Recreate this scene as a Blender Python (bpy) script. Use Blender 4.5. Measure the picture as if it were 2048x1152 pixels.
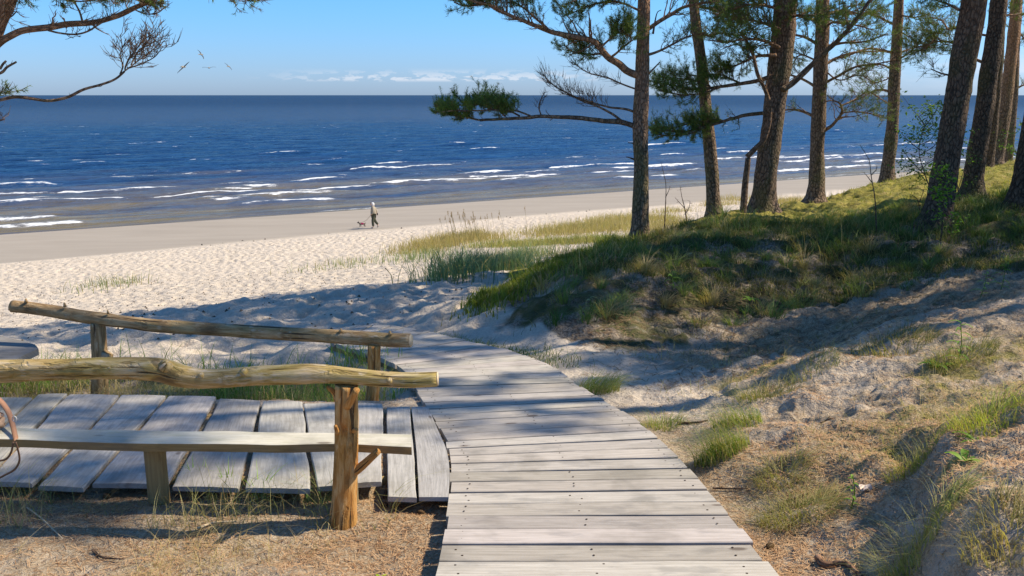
import bpy, math, random
import numpy as np
from math import radians as rad

for o in list(bpy.data.objects): bpy.data.objects.remove(o)
S = bpy.context.scene
COL = S.collection
RNG = np.random.default_rng(7)

# ------------------------------------------------------------------ camera
FPX = 1774.0; PITCH = math.atan(386 / FPX); CP, SP = math.cos(PITCH), math.sin(PITCH)
CZ = 8.8
cam = bpy.data.cameras.new('camera'); cam.lens = 36 * FPX / 2048; cam.sensor_width = 36
cam.clip_start = 0.05; cam.clip_end = 60000
camo = bpy.data.objects.new('camera', cam); COL.objects.link(camo)
camo.location = (0, 0, CZ); camo.rotation_euler = (math.pi / 2 - PITCH, 0, 0)
S.camera = camo

# ------------------------------------------------------------------ world + sun
SUN_AZ = rad(9)      # sun stands to the right (+X), a little ahead
SUN_EL = rad(47)
sdir = np.array([math.cos(SUN_AZ) * math.cos(SUN_EL), math.sin(SUN_AZ) * math.cos(SUN_EL), math.sin(SUN_EL)])
W = bpy.data.worlds.new('World'); S.world = W; W.use_nodes = True
nt = W.node_tree; nt.nodes.clear()
def N(t, tree, **kw):
    n = tree.nodes.new(t)
    for k, v in kw.items(): setattr(n, k, v)
    return n
wo = N('ShaderNodeOutputWorld', nt); bg = N('ShaderNodeBackground', nt)
sky = N('ShaderNodeTexSky', nt, sky_type='NISHITA', sun_disc=False, sun_elevation=SUN_EL,
        sun_rotation=math.pi / 2 - SUN_AZ, altitude=0, air_density=1.0, dust_density=0.4, ozone_density=3.0)
bg.inputs['Strength'].default_value = 0.09
# low cumulus on the horizon
tc = N('ShaderNodeTexCoord', nt); sep = N('ShaderNodeSeparateXYZ', nt)
nt.links.new(tc.outputs['Generated'], sep.inputs[0])
def math_n(tree, op, a, b=None, c=None, clamp=False):
    n = tree.nodes.new('ShaderNodeMath'); n.operation = op; n.use_clamp = clamp
    for i, v in enumerate((a, b, c)):
        if v is None: continue
        if isinstance(v, (int, float)): n.inputs[i].default_value = v
        else: tree.links.new(v, n.inputs[i])
    return n.outputs[0]
def maprange(tree, v, a, b, c=0.0, d=1.0, smooth=True):
    n = tree.nodes.new('ShaderNodeMapRange'); n.clamp = True
    if smooth: n.interpolation_type = 'SMOOTHSTEP'
    tree.links.new(v, n.inputs['Value'])
    for k, x in zip(('From Min', 'From Max', 'To Min', 'To Max'), (a, b, c, d)): n.inputs[k].default_value = x
    return n.outputs['Result']
def mixc(tree, fac, a, b, blend='MIX'):
    n = tree.nodes.new('ShaderNodeMix'); n.data_type = 'RGBA'; n.blend_type = blend
    for s, v in ((n.inputs[0], fac), (n.inputs[6], a), (n.inputs[7], b)):
        if isinstance(v, (int, float)): s.default_value = v
        elif isinstance(v, (tuple, list)): s.default_value = (*v[:3], 1)
        else: tree.links.new(v, s)
    return n.outputs[2]
az = math_n(nt, 'ARCTAN2', sep.outputs[0], sep.outputs[1])
el = sep.outputs[2]
def cloud_noise(scale_az, scale_el, sc, det, seed):
    cx = N('ShaderNodeCombineXYZ', nt)
    nt.links.new(math_n(nt, 'MULTIPLY', az, scale_az), cx.inputs[0])
    nt.links.new(math_n(nt, 'MULTIPLY', el, scale_el), cx.inputs[1]); cx.inputs[2].default_value = seed
    nz = N('ShaderNodeTexNoise', nt); nz.inputs['Scale'].default_value = sc; nz.inputs['Detail'].default_value = det
    nz.inputs['Roughness'].default_value = 0.6
    nt.links.new(cx.outputs[0], nz.inputs['Vector']); return nz.outputs['Fac']
n1 = cloud_noise(48, 170, 1.0, 6, 5.3)
band = math_n(nt, 'MULTIPLY', maprange(nt, el, 0.013, 0.017), maprange(nt, el, 0.030, 0.016))
where = math_n(nt, 'MULTIPLY', maprange(nt, az, -0.30, -0.14), maprange(nt, az, 0.14, 0.02))
c1 = math_n(nt, 'MULTIPLY', math_n(nt, 'MULTIPLY', maprange(nt, n1, 0.47, 0.56), band), where)
n2 = cloud_noise(9, 40, 1.0, 7, 8.4)
band2 = math_n(nt, 'MULTIPLY', maprange(nt, el, 0.004, 0.018), maprange(nt, el, 0.075, 0.03))
where2 = maprange(nt, az, 0.22, 0.45)
c2 = math_n(nt, 'MULTIPLY', math_n(nt, 'MULTIPLY', maprange(nt, n2, 0.40, 0.66), band2), where2)
cl = math_n(nt, 'MAXIMUM', math_n(nt, 'MULTIPLY', c1, 0.55), math_n(nt, 'MULTIPLY', c2, 0.5))
tint = mixc(nt, maprange(nt, el, 0.0, 0.12), (0.58, 0.82, 1.42), (0.50, 0.95, 1.40))
skyc = mixc(nt, 1.0, sky.outputs[0], tint, 'MULTIPLY')
skym = mixc(nt, cl, skyc, (7.2, 7.3, 7.8))
nt.links.new(skym, bg.inputs['Color']); nt.links.new(bg.outputs[0], wo.inputs[0])

sl = bpy.data.lights.new('sun', 'SUN'); sl.energy = 4.8; sl.angle = rad(0.55); sl.color = (1.0, 0.90, 0.74)
so = bpy.data.objects.new('sun', sl); COL.objects.link(so)
from mathutils import Vector
so.rotation_euler = Vector(sdir).to_track_quat('Z', 'Y').to_euler(); so.location = (30, 0, 40)

S.view_settings.view_transform = 'Standard'; S.view_settings.look = 'None'
S.view_settings.gamma = 1; S.view_settings.exposure = 0.52
S.render.engine = 'CYCLES'
S.cycles.max_bounces = 6; S.cycles.diffuse_bounces = 3; S.cycles.transmission_bounces = 3; S.cycles.transparent_max_bounces = 6
S.cycles.sample_clamp_indirect = 4

# ------------------------------------------------------------------ small maths
def sstep(x, a, b):
    t = np.clip((np.asarray(x, float) - a) / (b - a), 0, 1); return t * t * (3 - 2 * t)
def _hash(ix, iy, seed):
    h = (ix.astype(np.int64) * 374761393 + iy.astype(np.int64) * 668265263 + seed * 974711) & 0x7fffffff
    h = ((h ^ (h >> 13)) * 1274126177) & 0x7fffffff
    return ((h ^ (h >> 16)) & 0xffff) / 65535.0
def vnoise(x, y, seed=0):
    x = np.asarray(x, float); y = np.asarray(y, float)
    ix = np.floor(x); iy = np.floor(y); fx = x - ix; fy = y - iy
    fx = fx * fx * (3 - 2 * fx); fy = fy * fy * (3 - 2 * fy)
    a = _hash(ix, iy, seed); b = _hash(ix + 1, iy, seed); c = _hash(ix, iy + 1, seed); d = _hash(ix + 1, iy + 1, seed)
    return (a * (1 - fx) + b * fx) * (1 - fy) + (c * (1 - fx) + d * fx) * fy
def fbm(x, y, seed=0, oct=4, gain=0.5):
    s = 0; a = 1; t = 0
    for i in range(oct):
        s = s + a * (vnoise(x, y, seed + i * 17) - 0.5); t += a; a *= gain
        x = np.asarray(x) * 2.03 + 3.7; y = np.asarray(y) * 2.03 + 1.3
    return s / t * 2
def dimples(x, y, cell, seed):
    """distance (in cells) to the nearest jittered point"""
    x = np.asarray(x) / cell; y = np.asarray(y) / cell
    ix = np.floor(x); iy = np.floor(y); best = np.full(x.shape, 9.0)
    for dx in (-1, 0, 1):
        for dy in (-1, 0, 1):
            jx = ix + dx; jy = iy + dy
            px = jx + _hash(jx, jy, seed); py = jy + _hash(jx, jy, seed + 5)
            best = np.minimum(best, (px - x) ** 2 + (py - y) ** 2)
    return np.sqrt(best)

# photo pixel (2048 x 1152 frame) at forward distance Y -> world point
def at(px, py, Y):
    u = (px - 1024) / FPX; v = (576 - py) / FPX; t = Y / (CP + v * SP)
    return np.array([t * u, Y, CZ - t * (SP - v * CP)])
PA, PB = 1.4445, 0.11                      # boardwalk plane: z = CZ - (PA + PB*Y)
def plane_z(Y): return CZ - (PA + PB * np.asarray(Y, float))
def on_plane(px, py, dz=0.0):
    u = (px - 1024) / FPX; v = (576 - py) / FPX; a = PA - dz
    t = a / ((SP - v * CP) - PB * (CP + v * SP)); Y = t * (CP + v * SP)
    return np.array([t * u, Y, CZ - t * (SP - v * CP)])

# ------------------------------------------------------------------ terrain
def shore_s(X, Y): return 0.517 * (np.asarray(X) + 33) - 0.856 * (np.asarray(Y) - 57)   # metres inland
def shore_t(X, Y): return 0.856 * np.asarray(X) + 0.517 * np.asarray(Y)                # metres along
_ps = np.array([-400, -60, -20, 0, 8, 15.3, 20.6, 31, 41.3, 48.4, 52, 57, 62, 80, 400.])
_pz = np.array([-9, -2.2, -0.8, 0, .30, .6, 1.25, 2.2, 3.6, 4.7, 5.6, 6.4, 6.9, 7.2, 8.0])
def base_z(s): return np.interp(s, _ps, _pz)
cps = []
def cz_(X, Y, z): cps.append((X, Y, z - float(base_z(shore_s(X, Y)))))
for X, Y, off in [(-4,3,-.05),(-2,3,-.07),(-.8,3,-.08),(-.5,4,-.11),(-2,4,-.12),(-4,4,-.1),(-2,6.3,-.14),(-3.5,6.3,-.12),(-5.5,5,-.1),
        (-2.5,7.2,-.17),(-4,7.5,-.2),(-1.5,7.1,-.32),(-1.2,6.6,-.32),(-.95,6.2,-.3),(-2,8,-.32),(1.2,3,-.05),(1.2,4,-.06),(1.15,5,-.07),
        (0.9,6.2,-.07),(.6,7.3,-.07),(0.1,8.6,-.07),(-.7,9.6,-.1),(-2.2,10,-.18),(0.3,5,-.1),(-.3,7,-.1),(-.9,8.3,-.1),(0.3,3,-.1),
        (0,0,-.1),(-3,0,-.05),(1.3,1,-.05),(0,-2.5,-.1),(-4,-2.5,0),(-6,1,0),(-7,4,-.1)]:
    cz_(X, Y, float(plane_z(Y)) + off)
for px, py, Y in [(1620,1090,3.38),(1700,1110,3.28),(1680,1000,3.72),(1760,900,4.2),(1850,800,4.6),(1900,1000,3.3),(1850,1020,3.3),(2000,1100,2.7),(2040,850,3.8),(1950,900,3.65),
        (1880,900,3.8),(1600,900,4.35),(1700,800,5.1),(1500,850,4.9),(1430,905,4.5),(1800,740,5.6),(1950,740,5.2),(1900,640,6.6),(2030,600,7.0),(1800,650,7.0),(1650,700,6.4),
        (1520,760,6.0),(1400,740,7.3),(1500,725,7.7),(1600,685,8.1),(1700,645,8.7),(1850,595,9.1),(2000,560,9.5),(1300,660,9.0),(1200,650,8.8),
        (1300,600,9.6),(1200,560,10.3),(1100,600,9.7),(1050,640,9.4),(980,650,9.6),(1000,600,10.3),(1400,560,10.3),(1400,500,11.5),
        (1300,500,11.6),(1200,508,11.8),(1130,520,11.8),(1060,560,11.0),(1450,440,14),(1600,560,10.8),(1600,500,12),(1600,440,14.5),(1750,560,10.6),
        (1750,480,12.2),(1900,520,11),(1900,450,12.5),(2030,430,12.5),(2030,500,10.8),(1272,474,13.5),(1350,462,14.2),(1425,436,16),(1525,428,15.5),
        (1630,405,18),(1700,384,19.8),(1775,366,21),(1870,352,23),(2040,326,27),(1960,340,25)]:
    p = at(px, py, Y); cz_(p[0], p[1], p[2])
for X, Y, z in [(9,3,8.0),(14,6,7.9),(20,12,7.8),(26,20,7.5),(40,20,7.6),(5,-2,7.9),(12,-5,8),(12,13,7.2),(30,5,8.2),(60,20,8.2),(25,31,6.9),(45,40,7.0),(15,22,7.1),(20,26.5,6.95)]:
    cz_(X, Y, z)
for t in (-60, -40, -28, -20, -14, -8, -3, 1, 5, 9, 14, 20, 28, 38, 50, 70, 100, 150, 250):     # the open beach follows its own profile
    for s_ in (47, 42, 34, 20, 5, -30):
        X = 0.856 * t + 0.517 * s_ + 0.0; Y = 0
        # solve from s,t
        A = np.array([[0.517, -0.856], [0.856, 0.517]]); b = np.array([s_ - 0.517 * 33 - 0.856 * 57, t])
        X, Y = np.linalg.solve(A, b)
        if Y > 10.5: cps.append((X, Y, 0.0))
for X, Y in [(-8,9),(-14,9),(-9,6),(-16,4),(-25,8),(-12,0),(-6,11.5),(-3.5,12),(-1.8,12.5),(-25,-3),(-60,0),(-.5,11.9),(-.3,12.6),(.3,13.4),(.8,14.6),(1.5,15.9),(2.2,17.2),(0,15),(1,17.4),(3.4,19.5)]: cps.append((X, Y, 0.0))
cps = np.array(cps)
def warp(X, Y):
    q = np.maximum(np.asarray(Y, float) + 5, 1.2); return np.stack([np.asarray(X) / q * 2.2, np.log(q) * 2.0], -1)
_cw = warp(cps[:, 0], cps[:, 1])
def _tps(r2): return 0.5 * r2 * np.log(np.maximum(r2, 1e-12))
NCP = n = len(cps); K = _tps(((_cw[:, None] - _cw[None]) ** 2).sum(-1)) + np.eye(n) * 2e-3
Pm = np.hstack([np.ones((n, 1)), _cw]); A = np.zeros((n + 3, n + 3)); A[:n, :n] = K; A[:n, n:] = Pm; A[n:, :n] = Pm.T
_sol = np.linalg.solve(A, np.concatenate([cps[:, 2], np.zeros(3)]))
def resid(X, Y):
    X = np.asarray(X, float).ravel(); Y = np.asarray(Y, float).ravel(); out = np.empty(len(X))
    for i in range(0, len(X), 60000):
        w = warp(X[i:i + 60000], Y[i:i + 60000])
        r2 = ((w[:, None, 0] - _cw[None, :, 0]) ** 2 + (w[:, None, 1] - _cw[None, :, 1]) ** 2)
        out[i:i + 60000] = _tps(r2) @ _sol[:NCP] + _sol[NCP] + w @ _sol[NCP + 1:]
    return np.clip(out, -2.5, 2.8)
# boardwalk cross lines (left, right) in the photograph, all on one inclined plane
WPX = [((868,1152),(1555,1152)),((876,1122),(1530,1120)),((889,1057),(1479,1055)),((897,1005),(1434,1001)),((902,963),(1395,956)),
       ((902,927),(1359,916)),((896,883),(1299,860)),((881,857),(1262,833)),((861,825),(1220,807)),((830,774),(1150,765)),((811,745),(1101,729)),
       ((786,726),(1006,696)),((745,710),(935,682)),((708,699),(850,660)),((682,690),(780,650)),((660,684),(722,648))]
WL = np.array([on_plane(*a)[:2] for a, b in WPX]); WR = np.array([on_plane(*b)[:2] for a, b in WPX])
WL = np.vstack([[-0.28, -1.2], [-0.29, 1.0], WL]); WR = np.vstack([[1.02, -1.2], [1.02, 1.0], WR])
WC = (WL + WR) / 2
def dist_walk(X, Y):
    d = np.full(np.shape(X), 1e9)
    for a, b in zip(WC[:-1], WC[1:]):
        ab = b - a; t = np.clip(((X - a[0]) * ab[0] + (Y - a[1]) * ab[1]) / (ab @ ab), 0, 1)
        d = np.minimum(d, np.hypot(X - a[0] - t * ab[0], Y - a[1] - t * ab[1]))
    return d
def damp_edge(X, Y):       # inland limit of the damp sand
    t = shore_t(X, Y); return 14.6 + np.interp(t, [-10, 10, 40], [3.5, 0, -1.0]) + 1.0 * fbm(t * .09, 0 * t, 5, 3)
def height(X, Y, detail=True):
    X = np.asarray(X, float); Y = np.asarray(Y, float); sh = X.shape
    X = X.ravel(); Y = Y.ravel()
    s = shore_s(X, Y); z = base_z(s) + resid(X, Y) * sstep(s, 36, 47)
    dune = sstep(s, 49, 53)
    z = z + dune * 0.10 * fbm(X * .8, Y * .8, 11, 3) * sstep(np.hypot(X, Y - 12), 0, 2)
    dw = dist_walk(X, Y)
    dk = np.maximum(np.abs(X + 3.2) - 2.9, np.abs(Y - 5.0) - 1.0)
    free = sstep(dw, .75, 1.1) * sstep(dk, 0.0, .3)
    xl = 1.5 + .39 * (Y - 3.0) + .06 * fbm(Y * 3, 0 * Y, 25, 2)
    z = z + .15 * sstep(X - xl, -.02, .12) * sstep(Y, 4.35, 3.8) * sstep(X - xl, 1.3, .4) * sstep(Y, 2.2, 2.6)
    if detail:
        near = np.maximum(sstep(Y, 9.5, 6), sstep(Y, 13, 11) * sstep(X, .2, 1.0))
        z = z + free * near * (0.045 * fbm(X * 4, Y * 4, 21, 4) + 0.010 * fbm(X * 17, Y * 17, 22, 3))
        rt = sstep(X, 1.1, 1.6) * near
        z = z + free * rt * (0.06 * fbm(X * 7, Y * 7, 27, 4) + .07 * fbm(X * 2.6, Y * 2.6, 28, 2))
        dry = sstep(s, damp_edge(X, Y) - 1, damp_edge(X, Y) + 2.5) * sstep(Y, 7, 10) * sstep(s, 62, 55)
        d1 = dimples(X, Y, .46, 31); d2 = dimples(X + 3, Y + 7, .85, 33)
        wob = fbm(X * 2.2, Y * 2.2, 35, 3)
        z = z + dry * (-0.11 * np.exp(-(d1 / .20) ** 2) + .028 * np.exp(-((d1 - .40) / .14) ** 2) - .05 * np.exp(-(d2 / .17) ** 2) + .03 * wob)
        z = z + dune * sstep(Y, 7.2, 9) * free * sstep(X, -.2, .6) * .05 * fbm(X * 6, Y * 6, 43, 4)
        z = z + dune * sstep(Y, 8.5, 10.5) * (0.06 * fbm(X * 3, Y * 3, 41, 4) + .10 * np.abs(fbm(X * 1.6, Y * 1.6, 42, 3)) - .03)
        z = z + sstep(s, 10, 25) * .07 * fbm(X * .25, Y * .25, 44, 3)
    tgt = plane_z(Y) - 0.088
    tgd = plane_z(Y) - 0.082 + .042 * sstep(Y, 4.2, 4.4)
    w = (1 - sstep(dw, .62, .95)) * sstep(Y, 9.9, 9.4) * sstep(X, -2.6, -2.2)
    z = z * (1 - w) + (tgt + .0) * w
    w2 = (1 - sstep(dk, 0.05, .5)); z = z * (1 - w2) + (tgd + .014 * fbm(X * 6, Y * 6, 29, 3) + .006 * fbm(X * 19, Y * 19, 30, 3)) * w2
    return z.reshape(sh)
def gh(x, y): return float(height(np.array([x]), np.array([y]))[0])
def hit(px, py, y0=2.3, y1=160):
    """where the sight line through a photo pixel meets the ground"""
    Ys = np.concatenate([np.linspace(y0, 12, 240), np.linspace(12.03, y1, 1200)])
    pts = np.array([at(px, py, y) for y in Ys]); h = height(pts[:, 0], pts[:, 1], False)
    k = np.argmax(pts[:, 2] <= h)
    if pts[k, 2] > h[k]: k = len(Ys) - 1
    return np.array([pts[k, 0], pts[k, 1], gh(pts[k, 0], pts[k, 1])])

# ------------------------------------------------------------------ mesh helpers
class MB:
    def __init__(s): s.v = []; s.q = []; s.t = []; s.uv = []; s.c = []; s.n = 0
    def add(s, v, quads=None, tris=None, uv=None, col=None):
        v = np.asarray(v, float).reshape(-1, 3); m = len(v)
        s.v.append(v)
        if quads is not None and len(quads): s.q.append(np.asarray(quads).reshape(-1, 4) + s.n)
        if tris is not None and len(tris): s.t.append(np.asarray(tris).reshape(-1, 3) + s.n)
        s.uv.append(np.zeros((m, 2)) if uv is None else np.asarray(uv, float).reshape(-1, 2))
        c = np.ones((m, 4)) if col is None else np.broadcast_to(np.asarray(col, float), (m, 4))
        s.c.append(c); s.n += m; return s
    def build(s, name, mat, parent=None, smooth=True, kind=None):
        v = np.concatenate(s.v); uv = np.concatenate(s.uv); c = np.concatenate(s.c)
        pp_ = parent
        while pp_ is not None: v = v - np.array(pp_.location); pp_ = pp_.parent
        q = np.concatenate(s.q) if s.q else np.zeros((0, 4), int); t = np.concatenate(s.t) if s.t else np.zeros((0, 3), int)
        me = bpy.data.meshes.new(name); me.vertices.add(len(v)); me.vertices.foreach_set('co', v.astype(np.float32).ravel())
        li = np.concatenate([q.ravel(), t.ravel()]).astype(np.int32); me.loops.add(len(li)); me.loops.foreach_set('vertex_index', li)
        st = np.concatenate([np.arange(len(q)) * 4, len(q) * 4 + np.arange(len(t)) * 3]).astype(np.int32)
        me.polygons.add(len(st)); me.polygons.foreach_set('loop_start', st)
        me.polygons.foreach_set('use_smooth', np.full(len(st), smooth))
        me.update(calc_edges=True)
        ul = me.uv_layers.new(name='UVMap'); ul.data.foreach_set('uv', uv[li].astype(np.float32).ravel())
        ca = me.color_attributes.new('Col', 'FLOAT_COLOR', 'POINT'); ca.data.foreach_set('color', c.astype(np.float32).ravel())
        me.materials.append(mat)
        o = bpy.data.objects.new(name, me); COL.objects.link(o)
        if parent is not None: o.parent = parent
        if kind: o['kind'] = kind
        return o
def tag(o, label=None, cat=None, group=None, kind=None):
    if label: o['label'] = label
    if cat: o['category'] = cat
    if group: o['group'] = group
    if kind: o['kind'] = kind
    return o
def empty(name, loc, label, cat, group=None):
    o = bpy.data.objects.new(name, None); COL.objects.link(o); o.location = [float(a) for a in loc]
    return tag(o, label, cat, group)
def smooth_path(P, n):
    P = np.asarray(P, float); m = len(P)
    if m == 2: return P[0] + (P[1] - P[0]) * np.linspace(0, 1, n)[:, None]
    Q = np.vstack([2 * P[0] - P[1], P, 2 * P[-1] - P[-2]]); d = np.r_[0, np.cumsum(np.linalg.norm(np.diff(P[:, :3], axis=0), axis=1))]
    out = []
    for x in np.linspace(0, d[-1], n):
        i = min(np.searchsorted(d, x, 'right') - 1, m - 2); t = (x - d[i]) / max(d[i + 1] - d[i], 1e-9)
        a, b, c, e = Q[i], Q[i + 1], Q[i + 2], Q[i + 3]
        out.append(.5 * ((2 * b) + (-a + c) * t + (2 * a - 5 * b + 4 * c - e) * t * t + (-a + 3 * b - 3 * c + e) * t ** 3))
    return np.array(out)
def tube(mb, P, R, sides=8, caps=True, bump=0.0, seed=0, uvo=(0, 0), col=None, fine=0.0, oval=1.0):
    P = np.asarray(P, float); n = len(P); R = np.broadcast_to(np.asarray(R, float), (n,))
    T = np.gradient(P, axis=0); T /= np.linalg.norm(T, axis=1)[:, None] + 1e-12
    up = np.array([0, 0, 1.]) if abs(T[0, 2]) < .9 else np.array([0, 1., 0])
    u = np.cross(T[0], up); u /= np.linalg.norm(u); U = []
    for i in range(n):
        u = u - T[i] * (u @ T[i]); u /= np.linalg.norm(u); U.append(u.copy())
    U = np.array(U); V = np.cross(T, U); L = np.r_[0, np.cumsum(np.linalg.norm(np.diff(P, axis=0), axis=1))]
    a = np.linspace(0, 2 * np.pi, sides, endpoint=False); rr = R[:, None] * np.ones(sides)
    if bump:
        cx = np.cos(a)[None] * 1.1 + 7; sy = np.sin(a)[None] * 1.1
        rr = rr * (1 + bump * fbm(cx + L[:, None] * 2.1 + seed * 3, sy + L[:, None] * .9 + 9, seed, 3)
                   + fine * fbm(np.cos(a)[None] * 4 + L[:, None] * 3.1, np.sin(a)[None] * 4 + L[:, None] * 6.3 + seed, seed + 3, 3))
    v = P[:, None] + rr[..., None] * (np.cos(a)[None, :, None] * U[:, None] + oval * np.sin(a)[None, :, None] * V[:, None])
    i = np.arange(n - 1)[:, None]; j = np.arange(sides)[None]; jn = (j + 1) % sides
    q = np.stack([i * sides + j, i * sides + jn, (i + 1) * sides + jn, (i + 1) * sides + j], -1).reshape(-1, 4)
    uv = np.stack([np.repeat(L[:, None] + uvo[0], sides, 1), np.abs(np.repeat(a[None] / math.pi - 1, n, 0)) * R.mean() * 3 + uvo[1]], -1).reshape(-1, 2)
    v = v.reshape(-1, 3); t = []
    if caps:
        c0 = len(v); v = np.vstack([v, P[0], P[-1]]); uv = np.vstack([uv, [uvo], [uvo]])
        t = [(c0, (k + 1) % sides, k) for k in range(sides)] + [(c0 + 1, (n - 1) * sides + k, (n - 1) * sides + (k + 1) % sides) for k in range(sides)]
        if col is not None and np.ndim(col) == 2: col = np.vstack([np.repeat(col, sides, 0), col[0], col[-1]])
    elif col is not None and np.ndim(col) == 2: col = np.repeat(col, sides, 0)
    mb.add(v, q, t, uv, col); return mb
def tubes(mb, P, R, sides=3, col=None):
    """many thin tubes at once: P (N,k,3), R (N,k)"""
    P = np.asarray(P, float); N_, k, _ = P.shape
    if N_ == 0: return
    T = P[:, -1] - P[:, 0]; T /= np.linalg.norm(T, axis=1)[:, None] + 1e-9
    ref = np.where(np.abs(T[:, 2:3]) < .8, np.array([[0, 0, 1.]]), np.array([[1., 0, 0]]))
    U = np.cross(T, ref); U /= np.linalg.norm(U, axis=1)[:, None]; V = np.cross(T, U)
    a = np.arange(sides) * 2 * np.pi / sides
    ring = np.cos(a)[None, :, None] * U[:, None] + np.sin(a)[None, :, None] * V[:, None]
    v = P[:, :, None] + R[:, :, None, None] * ring[:, None]
    b = (np.arange(N_) * k * sides)[:, None, None]; i = np.arange(k - 1)[None, :, None]; j = np.arange(sides)[None, None]; jn = (j + 1) % sides
    q = np.stack([b + i * sides + j, b + i * sides + jn, b + (i + 1) * sides + jn, b + (i + 1) * sides + j], -1).reshape(-1, 4)
    if col is not None: col = np.repeat(col, k * sides, 0)
    mb.add(v.reshape(-1, 3), q, None, None, col)
def unit(v): return v / (np.linalg.norm(v, axis=-1, keepdims=True) + 1e-9)
def blades(mb, base, h, w, lean, az_, cols, segs=3, curl=1.0, rng=RNG):
    """curved grass blades; base (N,3)"""
    n = len(base); t = np.linspace(0, 1, segs + 1)
    d = np.stack([np.cos(az_), np.sin(az_), 0 * az_], -1); side = np.stack([-np.sin(az_ + .6), np.cos(az_ + .6), 0 * az_], -1)
    hor = (lean * h)[:, None] * (t[None] ** (1 + curl)); ver = h[:, None] * (t[None] - .35 * np.minimum(lean, 1.2)[:, None] * t[None] ** 2.4)
    c = base[:, None] + d[:, None] * hor[..., None] + np.array([0, 0, 1.]) * ver[..., None]
    ww = w[:, None] * np.array([1, .85, .6, .05] if segs == 3 else ([1, .6, .04] if segs == 2 else np.linspace(1, .05, segs + 1)))[None]
    v = np.stack([c - side[:, None] * ww[..., None] / 2, c + side[:, None] * ww[..., None] / 2], 2)
    b = (np.arange(n) * (segs + 1) * 2)[:, None]; i = (np.arange(segs) * 2)[None]
    q = np.stack([b + i, b + i + 1, b + i + 3, b + i + 2], -1).reshape(-1, 4)
    mb.add(v.reshape(-1, 3), q, None, None, np.repeat(cols, (segs + 1) * 2, 0))
def lerpc(a, b, f): return np.asarray(a)[None] * (1 - f[:, None]) + np.asarray(b)[None] * f[:, None]
def rgba(c): return np.concatenate([c, np.ones((len(c), 1))], 1)

# ------------------------------------------------------------------ materials
def new_mat(name):
    m = bpy.data.materials.new(name); m.use_nodes = True; t = m.node_tree
    b = t.nodes['Principled BSDF']; b.inputs['Specular IOR Level'].default_value = 0.25
    return m, t, b
def noise(t, vec, scale, det=4, rough=.55, dist=0.0):
    n_ = t.nodes.new('ShaderNodeTexNoise'); n_.inputs['Scale'].default_value = scale; n_.inputs['Detail'].default_value = det
    n_.inputs['Roughness'].default_value = rough; n_.inputs['Distortion'].default_value = dist
    if vec is not None: t.links.new(vec, n_.inputs['Vector'])
    return n_.outputs['Fac']
def mapping(t, src, scale=(1, 1, 1), loc=(0, 0, 0)):
    n_ = t.nodes.new('ShaderNodeMapping'); n_.inputs['Scale'].default_value = scale; n_.inputs['Location'].default_value = loc
    t.links.new(src, n_.inputs['Vector']); return n_.outputs[0]
def bump(t, h, strength, dist, b, prev=None):
    n_ = t.nodes.new('ShaderNodeBump'); n_.inputs['Strength'].default_value = strength; n_.inputs['Distance'].default_value = dist
    t.links.new(h, n_.inputs['Height'])
    if prev is not None: t.links.new(prev, n_.inputs['Normal'])
    if b is not None: t.links.new(n_.outputs[0], b.inputs['Normal'])
    return n_.outputs[0]
def vcol(t):
    n_ = t.nodes.new('ShaderNodeVertexColor'); n_.layer_name = 'Col'; return n_
def ramp(t, fac, stops):
    n_ = t.nodes.new('ShaderNodeValToRGB'); e = n_.color_ramp.elements
    while len(e) < len(stops): e.new(.5)
    for k, (p_, c_) in enumerate(stops): e[k].position = p_; e[k].color = (*c_, 1)
    t.links.new(fac, n_.inputs[0]); return n_.outputs[0]

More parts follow.
